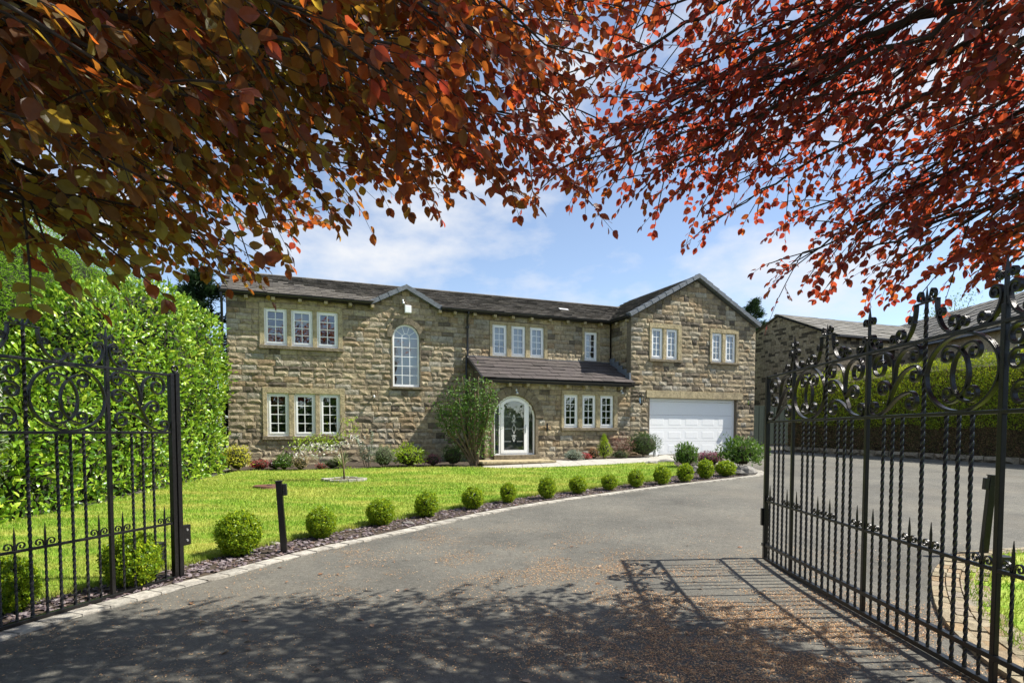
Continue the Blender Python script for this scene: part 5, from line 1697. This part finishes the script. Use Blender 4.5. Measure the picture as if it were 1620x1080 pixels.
# tall multi-stemmed shrub leaning on the wall left of the porch
ceb = np.array([-1.1, 17.1, gz(-1.1, 17.1)])
cs = empty('wall_shrub', ceb, 0, 'tall multi stemmed leafy shrub trained against the wall left of the front door', 'shrub')
q = rng(60)
P = []; A = []
stemsp = [(-1.2, .05, 1.7), (-.95, .1, 2.15), (-.7, .0, 2.4), (-.40, .1, 2.6), (-.15, .0, 2.55), (.15, .1, 2.6), (.40, -.1, 2.45), (.35, .0, 1.6), (-.5, -.2, 2.0), (.05, -.2, 2.1), (-1.3, .0, 1.95), (.55, -.15, 2.0), (.62, -.2, 2.45), (-.8, -.1, 1.7), (.6, -.2, 2.2)]
for j, (dx, dy, hh) in enumerate(stemsp):
    dx *= .86
    pts = [np.array([q.normal(0, .05), q.normal(0, .05), -.05]), np.array([dx * .3, dy * .3, hh * .25]), np.array([dx * .72, dy * .7, hh * .58]), np.array([dx, dy, hh])]
    sp_ = smooth_path(pts, .12)
    MB().tube([tuple(p) for p in sp_], [.026 * (1 - i / len(sp_)) + .008 for i in range(len(sp_))], 6).build('stem', M['twig'], cs, smooth=True)
    for k in range(170):
        i = int(len(sp_) * (.5 + .5 * q.random() ** .7)) - 1
        p = sp_[max(i, 0)] + q.normal(0, 1, 3) * np.array([.13, .09, .13])
        if dx > -.1 and q.random() < .4: p[2] = q.uniform(.3, hh)
        P.append(p); A.append(q.normal(0, .7, 3) + np.array([0, -.2, .2]))
P, A = np.array(P), np.array(A)
leaves_obj(cs, ceb, M['greenleaf'], LAUREL_V, LAUREL_F, P + ceb, A, np.array([0, -.5, .8]) + q.normal(0, .5, P.shape), .10 * q.uniform(.6, 1.3, len(P)), .07, 61, singles=60)

# ---- bed right of the door
def wp(u, d): p = HM @ Vector((u, d, 0)); return (p.x, p.y)
shrub('silver_plant', 'low silvery green plant right of the doorstep', 'plant', wp(9.95, -1.95), (.3, .2, .16), 700, .075, 'silverleaf', 120, wl=.3, stems=0)
shrub('red_flowers', 'low mound of red flowers beside the silvery plant', 'plant', wp(10.35, -1.95), (.17, .13, .12), 300, .04, 'redleaf', 121, flowers=('crimsonflower', 160, .045), stems=0)
shrub('orange_shrub', 'small orange leaved shrub between the red flowers and the lime conifer', 'shrub', wp(10.72, -1.85), (.19, .17, .2), 400, .05, 'orangeleaf', 122)
shrub('lime_conifer', 'small pointed lime green conifer under the three porch windows', 'shrub', wp(11.08, -1.9), (.27, .25, .40), 1200, .07, 'limeleaf', 123, shape='cone', wl=.35, up=1.0, bottom=-.9)
shrub('green_underplant', 'low green plant at the foot of the reddish maple', 'plant', wp(11.6, -2.0), (.28, .18, .15), 300, .06, 'darkgreenleaf', 124, stems=0)
shrub('maple_shrub', 'open reddish pink leaved maple between the lime conifer and the round green bush', 'shrub', wp(11.8, -1.8), (.42, .35, .40), 900, .06, 'acerleaf', 125, core=None, stems=14, lump=.35)
shrub('round_bush', 'dark green rounded bush left of the garage door', 'shrub', wp(12.6, -1.85), (.56, .45, .43), 3200, .06, 'darkgreenleaf', 126, core=.7, wl=.4)
rb = empty('bird_ornament', (*wp(13.05, -1.9), gz(*wp(13.05, -1.9))), R(30), 'little white and dark ornament on the bed corner beside the garage door', 'ornament')
MB().tube([(0, 0, 0), (0, 0, .12), (0, 0, .2), (0, 0, .27)], [.07, .075, .05, .02], 10).build('white_body', M['white'], rb, smooth=True)
MB().tube([(-.03, 0, .02), (.09, 0, .05), (.16, 0, .0)], [.05, .05, .02], 8).build('dark_base', M['black'], rb, smooth=True)
MB().tube([(-.0, 0, .26), (0, 0, .31), (.03, 0, .34)], [.025, .035, .005], 8).build('head', M['white'], rb, smooth=True)

# ---- bed at the end of the lawn
shrub('end_bed_shrub', 'upright dark green shrub at the path end in front of the garage door', 'shrub', (4.88, 16.45), (.32, .3, .36), 1300, .085, 'greenleaf', 130, up=1.0)
shrub('purple_shrub', 'low crimson purple shrub in front of the garage door', 'shrub', (5.75, 17.1), (.42, .3, .21), 1100, .055, 'purpleleaf', 131)
shrub('leafy_shrub', 'large loose bright green leafy shrub by the right edge of the garage door', 'shrub', (6.28, 16.1), (.58, .45, .44), 1500, .12, 'greenleaf', 132, core=.55, lump=.45, up=.7)
shrub('pale_low_plant', 'small pale leaved plant between the box balls and the purple shrub', 'plant', (5.15, 15.9), (.2, .2, .14), 260, .05, 'paleleaf', 133, stems=0)
def rock(x, y, sx, sy, sz, seed, label, mat='rock'):
    q = random.Random(seed); vs = []; k, kk = 9, 6
    for j in range(kk + 1):
        for i in range(k):
            th = PI * j / kk; ph = 2 * PI * i / k
            d = Vector((math.sin(th) * math.cos(ph), math.sin(th) * math.sin(ph), math.cos(th)))
            r_ = 1 + .35 * noise.noise(d * 1.5 + Vector((seed, 0, 0))) + q.uniform(-.06, .06)
            vs.append((d.x * sx * r_, d.y * sy * r_, max(-.02, d.z * sz * r_ + sz * .3)))
    o = MB().add(vs, [(j * k + i, (j + 1) * k + i, (j + 1) * k + (i + 1) % k, j * k + (i + 1) % k) for j in range(kk) for i in range(k)]).build('rock', M[mat])
    o.location = (x, y, gz(x, y) + .01)
    return tag(o, label, 'rock', 'rocks in the beds')
rock(4.85, 15.5, .24, .16, .13, 1, 'pale flat rock left of the large box balls')
rock(5.95, 15.05, .30, .2, .2, 2, 'big pale rock beside the last box ball at the kerb end')
rock(6.3, 15.5, .15, .12, .12, 3, 'dark rock at the tip of the end bed')
rock(4.7, 17.9, .3, .14, .08, 4, 'flat grey rock lying beside the path')
rock(4.2, 17.55, .22, .12, .07, 5, 'small dark flat rock by the lawn edge of the path')
rock(-3.05, 7.45, .10, .06, .03, 6, 'small flat pale stone among the slate chips by the black post')
rock(-1.55, 8.75, .09, .06, .03, 7, 'flat pale stone between two box balls on the slate chips')

# ---- little blossom tree in its ring of stones
bt0 = np.array([-3.93, 13.75, gz(-3.93, 13.75) + .03])
bt = empty('blossom_tree', bt0, 0, 'small weeping tree with white blossom planted in the lawn', 'tree')
MB().tube([(0, 0, -.05), (-.02, 0, .4), (-.10, .02, .85), (-.17, .02, 1.05)], [.025, .02, .016, .012], 8).build('trunk', M['twig'], bt, smooth=True)
q = rng(70); Pg = []; Pw = []
for dx, dz, n_ in ((-.95, .88, 9), (-.62, .95, 9), (-.35, .85, 9), (-.75, .7, 6), (-.12, .98, 7), (.10, 1.35, 5), (.2, 1.12, 4), (-1.15, .72, 4)):
    MB().tube([(-.17, .02, 1.0), (-.17 + (dx + .17) * .5, q.normal(0, .1), max(dz, 1.0) + .08), (dx, q.normal(0, .12), dz)], [.01, .007, .003], 5).build('branch', M['twig'], bt, smooth=True)
    for _ in range(n_ * 8):
        Pg.append((dx + q.normal(0, .12), q.normal(0, .14), dz + .05 + q.normal(0, .05)))
        if dz < 1.2: Pw.append((dx + q.normal(0, .13), q.normal(0, .14), dz - .08 - abs(q.normal(0, .06))))
for _ in range(24): Pg.append((-.02 + q.normal(0, .08), q.normal(0, .06), .25 + q.normal(0, .09)))
Pg, Pw = np.array(Pg), np.array(Pw)
leaves_obj(bt, bt0, M['limeleaf'], LEAF_V, LEAF_F, Pg + bt0, q.normal(0, 1, Pg.shape) + [0, 0, -.2], [0, 0, 1] + q.normal(0, .5, Pg.shape), .075, .045, 71)
leaves_obj(bt, bt0, M['whiteflower'], LEAF_V, LEAF_F, Pw + bt0, q.normal(0, 1, Pw.shape), q.normal(0, 1, Pw.shape), .06, .05, 72, mass_name='blossom')
tr_ = empty('tree_ring', (bt0[0], bt0[1], bt0[2] - .0), 0, 'ring of pale edging stones and slate round the little blossom tree', 'edging')
for k in range(16):
    an = 2 * PI * k / 16
    o = MB()
    a0, a1 = an, an + 2 * PI / 16 * .93
    vs = []
    for z in (-.02, .055):
        for rr_ in (.44, .53):
            for a_ in (a0, a1): vs.append((rr_ * math.cos(a_), rr_ * math.sin(a_) * .8, z + .01 * math.sin(k * 5)))
    o.add(vs, [(0, 1, 3, 2), (4, 6, 7, 5), (0, 4, 5, 1), (1, 5, 7, 3), (3, 7, 6, 2), (2, 6, 4, 0)]).build('edging_stone', M['setts'], tr_, bevel=.008)
rp_ = []
while len(rp_) < 260:
    a_, b_ = q.uniform(-.42, .42), q.uniform(-.34, .34)
    if (a_ / .42) ** 2 + (b_ / .34) ** 2 < 1: rp_.append((bt0[0] + a_, bt0[1] + b_))
ch_ = chips('slate_chips', np.array(rp_), .07, M['slate'], 75, .04)
ch_.parent = tr_; ch_.location = (-bt0[0], -bt0[1], -bt0[2]); ch_['kind'] = 'stuff'

# ---- variegated shrub, far left, and trees around the plot
shrub('variegated_shrub', 'tall cream and green variegated shrub at the far left edge behind the gate', 'shrub', (-7.75, 8.2), (.55, .55, 1.75), 2400, .085, 'paleleaf', 140, core=.75, flowers=('whiteflower', 420, .06), bottom=-.95)
def conifer_tree(x, y, h, r, seed, label, mat='darkconifer', n=16000):
    q = rng(seed); b = np.array([x, y, gz(x, y)])
    root = empty('conifer_tree', b, 0, label, 'tree')
    MB().tube([(0, 0, -.1), (0, 0, h)], [.16, .02], 8).build('trunk', M['beechbark'], root, smooth=True)
    P, A, Nn = [], [], []
    nb = 90; br = MB()
    for i in range(nb):
        t = (i + q.random()) / nb; z = h * (.1 + .9 * t)
        rr_ = r * (1 - t) ** .7 * q.uniform(.6, 1.15) + .1
        an = q.random() * 2 * PI
        d = np.array([math.cos(an), math.sin(an), .25])
        end = np.array([0, 0, z]) + d * rr_
        br.tube([(0, 0, z), tuple(end)], [.02, .004], 4, caps=False)
        m_ = n // nb
        tt = q.random(m_) ** .6
        p = np.array([0, 0, z]) + d * rr_ * tt[:, None] + q.normal(0, .10, (m_, 3)) * np.array([1, 1, .8])
        P.append(p); A.append(d + q.normal(0, .5, (m_, 3)) + [0, 0, .2]); Nn.append(q.normal(0, .5, (m_, 3)) + [0, 0, 1])
    br.build('branches', M['beechbark'], root)
    P, A, Nn = map(np.concatenate, (P, A, Nn))
    leaves_obj(root, b, M[mat], LEAF_V, LEAF_F, P + b, A, Nn, .22 * q.uniform(.6, 1.3, len(P)), .07, seed + 1)
conifer_tree(-9.2, 17.6, 5.6, 1.9, 81, 'dark conifer beside the left end of the house behind the laurel')
conifer_tree(14.7, 36.2, 8.6, 1.6, 82, 'dark conifer showing over the roof right of the garage gable')
conifer_tree(10.8, 31.0, 6.6, 1.4, 83, 'second dark conifer behind the garage gable, lower and to the left')
def leafy_tree(x, y, h, r, seed, label, n=4200, leaf=.22, mat='greenleaf'):
    q = rng(seed); b = np.array([x, y, gz(x, y)])
    root = empty('leafy_tree', b, 0, label, 'tree')
    MB().tube([(0, 0, -.1), (.1, 0, h * .4), (0, .1, h * .8)], [.22, .16, .05], 8).build('trunk', M['beechbark'], root, smooth=True)
    br = MB(); P = []
    for i in range(26):
        an = q.random() * 2 * PI; z0 = h * q.uniform(.3, .7); rr_ = r * q.uniform(.4, 1)
        e = np.array([rr_ * math.cos(an), rr_ * math.sin(an), min(h, z0 + q.uniform(.1, .35) * h)])
        br.tube([(0, 0, z0), tuple(e * .6 + np.array([0, 0, z0 * .4])), tuple(e)], [.06, .03, .008], 5)
        P.append(e + q.normal(0, r * .17, (n // 26, 3)))
    br.build('branches', M['beechbark'], root)
    P = np.concatenate(P)
    leaves_obj(root, b, M[mat], LEAF_V, LEAF_F, P + b, q.normal(0, 1, P.shape), q.normal(0, .6, P.shape) + [0, 0, 1], leaf * q.uniform(.6, 1.3, len(P)), leaf * .6, seed + 1)
leafy_tree(33, 33.0, 9.6, 3.6, 84, 'bright green tree above the far right roof', 6000)
leafy_tree(27.5, 37.0, 9.3, 1.4, 85, 'small leafy tree tops just over the ridge of the neighbouring roof', 1500, .15)
leafy_tree(39, 30.0, 9.8, 3.6, 86, 'green tree at the far right edge above the roof', 5000)
# woodland across the road behind the camera, seen only in the window glass
q = rng(90)
wl_ = resample(smooth_path([(42, 20), (38, 6), (30, -10), (14, -20), (-8, -22), (-26, -18), (-34, -4)], 1.0), .05)
wl_ = wl_[q.integers(0, len(wl_), 30000)] + q.normal(0, 1.3, (30000, 2))
P = np.stack([wl_[:, 0], wl_[:, 1], q.uniform(0, 1, 30000) ** .8 * 6.5], 1)
P[:, 2] *= .7 + .5 * np.array([noise.noise(Vector((a * .15, 0, 3))) for a in P[:, 0]])
v, f, rr = scatter(LEAF_V, LEAF_F, P, q.normal(0, 1, P.shape), q.normal(0, 1, P.shape), .75, .5, q.random(len(P)))
obj('far_wood', npmesh('far_wood', v, f, False, rr), M['darkgreenleaf'], kind='stuff', label='belt of trees across the lane behind the viewer')
# ================================================================ the neighbouring house, right
NB = Vector((14.77, 26.98, 0))
nh = empty('neighbour_house', NB, HA, 'neighbouring stone house with slate roofs behind the right hand hedge', 'house')
NM = Matrix.Translation(NB) @ Matrix.Rotation(HA, 4, 'Z')
mb = MB()
zN = 5.85; aN = 7.36
mb.box(.06, 12, .0, .3, .2, zN)
mb.box(.06, .36, .3, 6.9, .2, zN)
mb.add([(.06, .0, zN), (.06, 6.95, zN), (.06, 3.45, aN), (.36, .0, zN), (.36, 6.95, zN), (.36, 3.45, aN)], [(0, 2, 1), (3, 4, 5), (0, 3, 5, 2), (1, 2, 5, 4)])
mb.box(.3, 12, 6.6, 6.9, .2, zN)
mb.build('wall', M['nstone'], nh)
ns = []
tN = (aN - zN) / 3.45
for z0, z1, lo, hi in [(.8, zN, None, None)]:
    ns += stone_rows(0.0, 6.95, [1.6, zN], lambda a, b: [], 0, 31, h=.115, depth=.03, wmin=.18, wmax=.42, joint=.012, axis='d', fixed=.06, sign=-1)
ns += stone_rows(lambda z: max(0, (z - zN) / tN) + .0, lambda z: 6.9 - max(0, (z - zN) / tN), [zN + .005, aN - .05], lambda a, b: [], 0, 32, h=.115, depth=.03, wmin=.18, wmax=.42, joint=.012, axis='d', fixed=.06, sign=-1)
ns += stone_rows(0.05, 9, [3.2, zN], overlap_cuts([(2.2, 3.9, 4.5, 5.55)]), 0, 33, h=.14, depth=.03, wmin=.2, wmax=.45)
lay(nh, 'stone', ns, stone_variants(8, 3, 2, .5, 44), M['nstone'], NM, 300, 'stonework', seed=9)
w_ = MB().box(2.25, 3.85, -.04, .0, 4.55, 5.5).build('window', M['room'], nh)
MB().box(2.15, 3.95, -.06, .02, 5.5, 5.72).build('lintel', M['ashlar'], w_); MB().box(2.15, 3.95, -.07, .02, 4.45, 4.55).build('sill', M['ashlar'], w_)
MB().box(3.02, 3.08, -.05, -.04, 4.55, 5.5).build('glazing_bar', M['white'], w_)
MB().box(2.27, 3.83, -.047, -.045, 4.57, 5.48).build('pane', M['glass'], w_)
en = Vector((0, 3.55, tN * 3.55)).normalized()
rn = roof(lambda a, b: True, (-.1, -.12, zN + .03), (1, 0, 0), en, 9.5, 3.55 / en.y, .42, .62, M['nslate'], th=.035, lift=.05, seed=21)
lay(nh, 'slate', rn, TILE, M['nslate'], NM, 200, 'slate_roofing', seed=22)
MB().add([(-.1, -.1, zN + .0), (12, -.1, zN + .0), (12, 3.45, aN + .05), (-.1, 3.45, aN + .05)], [(0, 1, 2, 3)]).add([(-.1, 3.45, aN + .05), (12, 3.45, aN + .05), (12, 7.1, zN), (-.1, 7.1, zN)], [(0, 1, 2, 3)]).build('roof', M['nslate'], nh)
for k in range(16):
    a_ = -.1 + k * .6
    vs = [(x, 3.45 + dy, aN + .1 + dz) for x in (a_, a_ + .585) for dy, dz in ((-.16, -.05), (0, .05), (.16, -.05))]
    MB().add(vs, [(0, 1, 4, 3), (1, 2, 5, 4), (0, 2, 1), (3, 4, 5)]).build('ridge_tile', M['nslate'], nh)
MB().box(-.1, 6, -.26, -.14, zN - .04, zN + .05).build('gutter', M['black'], nh, bevel=.02)
MB().box(.0, .35, .4, 6, .2, .9).build('plinth', M['nstone'], nh)
# long block running towards the road
lb0 = Vector((20, 36, 0))
lb = empty('neighbour_barn', lb0, 0, 'long buff rendered wing with low slate roof behind the hedge at the right edge', 'house')
M['buffwall'] = stonemat('buff_wall', [(0, (.40, .34, .23)), (.5, (.46, .39, .27)), (1, (.42, .36, .25))], .2, 2)
MB().box(.35, 6.2, -18, 2, .2, 5.75).build('wall', M['buffwall'], lb)
eb = Vector((3.2, 0, 2.0)).normalized()
rb_ = roof(lambda a, b: True, (0, 2, 5.8), (0, -1, 0), eb, 20, 3.2 / eb.x, .42, .62, M['nslate'], th=.035, lift=.05, seed=23)
lay(lb, 'slate', rb_, TILE, M['nslate'], Matrix.Translation(lb0), 300, 'slate_roofing', seed=24)
MB().add([(0, 2, 5.78), (0, -18, 5.78), (3.2, -18, 7.78), (3.2, 2, 7.78)], [(0, 1, 2, 3)]).add([(3.2, 2, 7.78), (3.2, -18, 7.78), (6.6, -18, 5.7), (6.6, 2, 5.7)], [(0, 1, 2, 3)]).build('roof', M['nslate'], lb)
MB().box(-.1, .02, -18, 2, 5.70, 5.80).build('gutter', M['lead'], lb, bevel=.02)
for y0_, y1_ in ((-14.8, -12.2),):
    w_ = MB().box(.33, .36, y0_, y1_, 4.3, 5.3).build('window', M['white'], lb)
    for k in range(3):
        a_ = y0_ + .07 + (y1_ - y0_ - .1) * k / 3
        MB().box(.315, .325, a_, a_ + (y1_ - y0_ - .1) / 3 - .05, 4.37, 5.23).build('pane', M['glass'], w_)
    MB().box(.31, .33, y0_ - .1, y1_ + .1, 5.3, 5.45).build('lintel', M['ashlar'], w_); MB().box(.28, .34, y0_ - .1, y1_ + .1, 4.2, 4.3).build('sill', M['ashlar'], w_)
for k in range(33):
    y = 2 - k * .6
    vs = [(3.2 + dx, y_, 7.83 + dz) for y_ in (y, y - .585) for dx, dz in ((-.16, -.06), (0, .05), (.16, -.06))]
    MB().add(vs, [(0, 1, 4, 3), (1, 2, 5, 4), (0, 2, 1), (3, 4, 5)]).build('ridge_tile', M['nslate'], lb)
# dark green boarded fence closing the gap between the houses
fe = empty('board_fence', (10.1, 24.6, gz(10.1, 24.6)), R(22), 'dark green board fence between the garage and the neighbouring house', 'fence')
for k in range(16):
    MB().box(k * .14, k * .14 + .13, -.012 + (k % 2) * .008, .012 + (k % 2) * .008, .15, 1.75).build('board', M['fence'], fe)
MB().box(0, 2.25, .02, .06, .4, .48).box(0, 2.25, .02, .06, 1.4, 1.48).build('rail', M['fence'], fe)

# ================================================================ copper beeches over the gateway
def bez(p0, p1, p2, n):
    t = np.linspace(0, 1, n)[:, None]
    return (1 - t) ** 2 * p0 + 2 * (1 - t) * t * p1 + t ** 2 * p2

TLIFT = .17
def tgt_dist(T): return math.hypot(T[0], T[1])
def beech(root_xy, fork_z, targets, seed, label, crown=None, trunk_r=.36, start_t=.45):
    q = rng(seed)
    base = np.array([root_xy[0], root_xy[1], 0.0])
    root = empty('copper_beech', base, 0, label, 'tree')
    trunk_top = np.array([base[0] + .1, base[1] + .05, fork_z + 3.5])
    tpts = [base + np.array([0, 0, -.2]), base + np.array([0, 0, .5]), base + np.array([.05, 0, fork_z * .6]), trunk_top]
    MB().tube([tuple(p - base) for p in tpts], [trunk_r * 1.4, trunk_r, trunk_r * .85, trunk_r * .35], 14).build('trunk', M['beechbark'], root, smooth=True)
    LP, LA, LN, LL = [], [], [], []
    tw = MB(); sec = MB()
    def spray(p0, d, L, big):
        """twig with leaves set alternately in one drooping plane"""
        side = np.cross(d, [0, 0, 1.0]); side /= (np.linalg.norm(side) + 1e-6)
        roll = q.normal(0, .6); upv = np.cross(side, d)
        side = side * math.cos(roll) + upv * math.sin(roll); upv = np.cross(side, d)
        n = max(3, int(L / .036))
        t = np.arange(n) / n
        droop = q.uniform(.0, .4)
        P = p0 + d * (L * t)[:, None] - np.array([0, 0, 1]) * (droop * L * t * t)[:, None]
        P += q.normal(0, .006, P.shape)
        sg = np.where(np.arange(n) % 2, 1, -1)[:, None]
        dd = d - np.array([0, 0, 1]) * (2 * droop * t)[:, None]
        A = dd * .75 + side * sg * q.uniform(.6, 1.0, n)[:, None] + q.normal(0, .2, P.shape) - np.array([0, 0, .15])
        N_ = upv + q.normal(0, .5, P.shape)
        keep = q.random(n) > .06
        LP.append(P[keep]); LA.append(A[keep]); LN.append(N_[keep]); LL.append(big * q.uniform(.55, 1.3, keep.sum()))
        LP.append(P[-1:]); LA.append(dd[-1:]); LN.append(upv[None]); LL.append(np.array([big]))
        tw.tube([tuple(P[0] - base), tuple(P[n // 2] - base), tuple(P[-1] - base)], [.0035, .0025, .0015], 3, caps=False)
    for ti, T in enumerate(targets):
        tgt = np.array(T[:3], float) + np.array([0, 0, TLIFT * min(1, tgt_dist(T) / 4) + (.08 if T[2] < 3.3 and T[0] < -1.4 else 0) + (.09 if -1.2 < T[0] < 2.3 else 0)]); dens = T[3] if len(T) > 3 else 1.0
        big = .078 if seed == 201 else .069
        p0 = base + np.array([0, 0, fork_z + (tgt[2] - 2.5) * .9 + q.uniform(-.3, .5)])
        ctrl = p0 * .45 + tgt * .55 + np.array([q.normal(0, .3), q.normal(0, .65), .5 + q.normal(0, .35)])
        dist = np.linalg.norm(tgt - p0); nseg = max(14, int(dist / .14))
        path = bez(p0, ctrl, tgt, nseg)
        path[1:-1] += q.normal(0, .018, path[1:-1].shape)
        rad = [max(.005, .036 * (1 - i / (nseg - 1)) ** .85 + .005) for i in range(nseg)]
        MB().tube([tuple(p - base) for p in path], rad, 7, caps=False).build('branch', M['beechbark'], root, smooth=True)
        tan = np.gradient(path, axis=0); tan /= np.linalg.norm(tan, axis=1, keepdims=True)
        s = np.linspace(0, 1, nseg)
        step = max(1, int(.17 / (dist / nseg)))
        st = 1 - min(1 - start_t, 2.4 / dist)
        for i in range(int(nseg * st), nseg - 1, step):
            sgn = 1 if (i // step) % 2 else -1
            sd = np.cross(tan[i], [0, 0, 1.0]); sd /= np.linalg.norm(sd)
            d = tan[i] * .75 + sd * sgn * q.uniform(.3, 1.3) + np.array([0, 0, q.normal(-.05, .3)])
            d /= np.linalg.norm(d)
            L2 = q.uniform(.35, .85) * (1.15 - .5 * s[i])
            m_ = max(3, int(L2 / .1))
            pe = path[i] + d * L2 * np.linspace(0, 1, m_ + 1)[:, None] - np.array([0, 0, .12]) * (L2 * np.linspace(0, 1, m_ + 1) ** 2)[:, None]
            sec.tube([tuple(p - base) for p in pe[::max(1, m_ // 3)]] + [tuple(pe[-1] - base)], .005, 4, caps=False)
            for k in range(1, m_ + 1):
                if q.random() > (.8 if seed == 201 else .5) * dens and k < m_: continue
                s2 = np.cross(d, [0, 0, 1.0]) * (1 if k % 2 else -1)
                dd = d * .8 + s2 * q.uniform(.3, 1.4) + np.array([0, 0, q.normal(-.12, .3)])
                if k == m_: dd = d + np.array([0, 0, -.2])
                spray(pe[k], dd / np.linalg.norm(dd), q.uniform(.14, .34), big)
        spray(tgt, tan[-1], .3, big)
    sec.build('twigs', M['beechbark'], root)
    tw.build('fine_twigs', M['beechbark'], root)
    # high crown above the picture, coarser leaf sprays: it shades the gateway
    if crown:
        cp, ca, cn, cl = [], [], [], []
        for (cx, cy, cz, rx, ry, rz, n) in crown:
            d = norm(q.normal(0, 1, (n, 3))) * (q.random(n) ** .5)[:, None]
            cp.append(np.array([cx, cy, cz]) + d * [rx, ry, rz])
            MB().tube([tuple(trunk_top - base - [0, 0, 1]), (cx - base[0], cy - base[1], cz)], [.08, .02], 6).build('limb', M['beechbark'], root, smooth=True)
        cp = np.concatenate(cp); n = len(cp)
        ca = q.normal(0, 1, (n, 3)) * [1, 1, .4]; cn = q.normal(0, .45, (n, 3)) + [0, 0, 1]
        leaves_obj(root, base, M['beech'], BEECH_V, BEECH_F, cp, ca, cn, .15 * q.uniform(.7, 1.2, n), .15 * q.uniform(.7, 1.2, n), seed + 4, mass_name='upper_crown', tone=np.clip(q.normal(.5, .2, n), 0, .99))
    P, A, N_, L = map(np.concatenate, (LP, LA, LN, LL))
    print('beech leaves', len(P))
    # leaf colour runs from copper red on the outer right to bronze olive deep in the left crown
    nz_ = np.array([noise.noise(Vector((a_[0] * .9, a_[1] * .9, a_[2] * .9))) for a_ in P])
    sx_ = np.clip((1.1 - P[:, 0]) / 2.6, 0, 1); edge = np.clip((P[:, 1] - 4.3) / 1.2, 0, 1)
    tone = np.clip(.13 + .68 * sx_ * (1 - .8 * edge) + .35 * nz_ + q.normal(0, .17, len(P)), 0, .999)
    leaves_obj(root, base, M['beech'], BEECH_V, BEECH_F, P, A, N_, L, L * 1.25, seed + 5, singles=300, tone=tone)
    return root
# branch ends: x, y, z, density, leaf length
TL = [(-2.58, 3.24, 2.34), (-2.44, 3.64, 2.44), (-2.3, 4.25, 2.65), (-2.0, 4.86, 2.85), (-1.9, 5.28, 3.2), (-1.71, 2.65, 2.49), (-1.81, 3.56, 2.79), (-1.73, 2.24, 2.41), (-1.6, 4.88, 3.33), (-1.02, 4.58, 3.25), (-.59, 4.27, 3.1), (-.18, 4.27, 3.1), (-.91, 3.47, 3.09), (-1.16, 3.07, 2.93), (-1.32, 2.46, 2.75), (-1.42, 2.05, 2.58), (-.38, 3.27, 3.03), (-.08, 3.88, 3.23), (-.49, 2.46, 2.88), (-.78, 2.26, 2.88), (-.18, 2.88, 3.2), (-.99, 2.06, 2.84), (.31, 4.89, 3.45), (.37, 3.9, 3.68), (-1.81, 3.09, 3.38), (-2.12, 2.67, 3.13), (-.72, 3.3, 3.65), (-2.7, 4.2, 3.2), (-3.0, 4.9, 3.6), (-2.2, 5.0, 4.0), (-1.2, 4.9, 4.3), (-3.2, 3.9, 2.9), (-.2, 4.6, 4.4)]
TL += [(-0.64, 3.61, 3.85), (-0.35, 3.09, 3.61), (-0.18, 3.5, 3.78), (0.04, 4.12, 4.27), (-0.65, 3.89, 3.48), (-0.41, 4.28, 3.23), (0.18, 4.39, 3.5), (0.41, 4.33, 4.32), (-1.0, 3.28, 3.23), (-1.68, 3.87, 2.95), (-2.08, 3.45, 2.46), (-2.03, 4.25, 2.6), (-2.08, 2.84, 2.35), (-2.18, 2.64, 2.35), (-1.51, 3.67, 2.99), (-1.22, 4.28, 3.19), (0.22, 4.11, 3.92), (-0.12, 3.69, 3.45), (-1.92, 2.25, 2.64), (-1.83, 2.48, 3.19), (-1.57, 2.47, 3.11), (-1.09, 2.68, 3.33), (0.54, 4.7, 3.6), (-2.13, 3.04, 2.32), (-1.86, 3.45, 2.61)]
TR = [(1.12, 5.29, 3.42), (1.51, 5.28, 3.4), (2.05, 5.48, 3.3), (1.72, 5.09, 3.6), (2.61, 5.46, 2.9), (2.8, 5.06, 2.8), (3.15, 4.85, 2.75), (3.53, 4.55, 2.75), (2.65, 5.68, 3.35), (2.9, 5.08, 3.35), (3.1, 4.58, 3.25), (3.31, 4.07, 3.1), (.84, 5.29, 3.6), (.94, 4.71, 3.89), (1.37, 4.51, 4.02), (1.93, 4.7, 3.75), (2.42, 4.71, 3.89), (2.62, 4.1, 3.67), (2.78, 3.59, 3.51), (1.46, 4.12, 4.18), (2.58, 3.3, 3.71), (3.23, 3.88, 3.35), (.68, 4.63, 4.42), (3.6, 5.2, 3.6), (4.0, 4.9, 3.9), (3.2, 5.3, 4.4)]
TR += [(0.69, 4.75, 4.78), (0.98, 4.94, 4.51), (1.29, 4.91, 3.89), (0.88, 4.9, 3.69), (0.45, 4.71, 3.89), (0.59, 5.09, 3.51), (1.34, 5.09, 3.56), (2.18, 5.29, 3.48), (3.17, 5.07, 2.92), (3.41, 4.67, 2.9), (3.57, 4.26, 2.78), (2.85, 5.27, 2.97), (2.82, 4.7, 3.6), (3.03, 4.29, 3.46), (2.82, 3.91, 3.88), (2.89, 3.49, 3.56), (1.93, 4.71, 3.99), (2.55, 5.46, 2.86), (3.46, 4.86, 2.66), (3.74, 4.45, 2.61), (0.24, 4.53, 4.31), (0.38, 5.09, 3.51)]
beech((-6.6, 1.6), 3.6, TL, 201, 'copper beech leaning in from the left over the open gateway',
      crown=[(-3.0, 1.2, 6.6, 2.6, 1.8, 1.1, 1700), (-.4, 2.2, 6.4, 2.0, 1.5, .9, 1100)])
beech((6.8, 1.8), 3.6, TR, 202, 'copper beech reaching in from the right above the iron gate',
      crown=[(3.2, 3.0, 6.9, 2.4, 1.7, 1.0, 1500), (5.2, 3.0, 6.4, 2.0, 1.5, 1.0, 600), (1.2, 3.0, 6.9, 2.0, 1.3, .8, 900)])
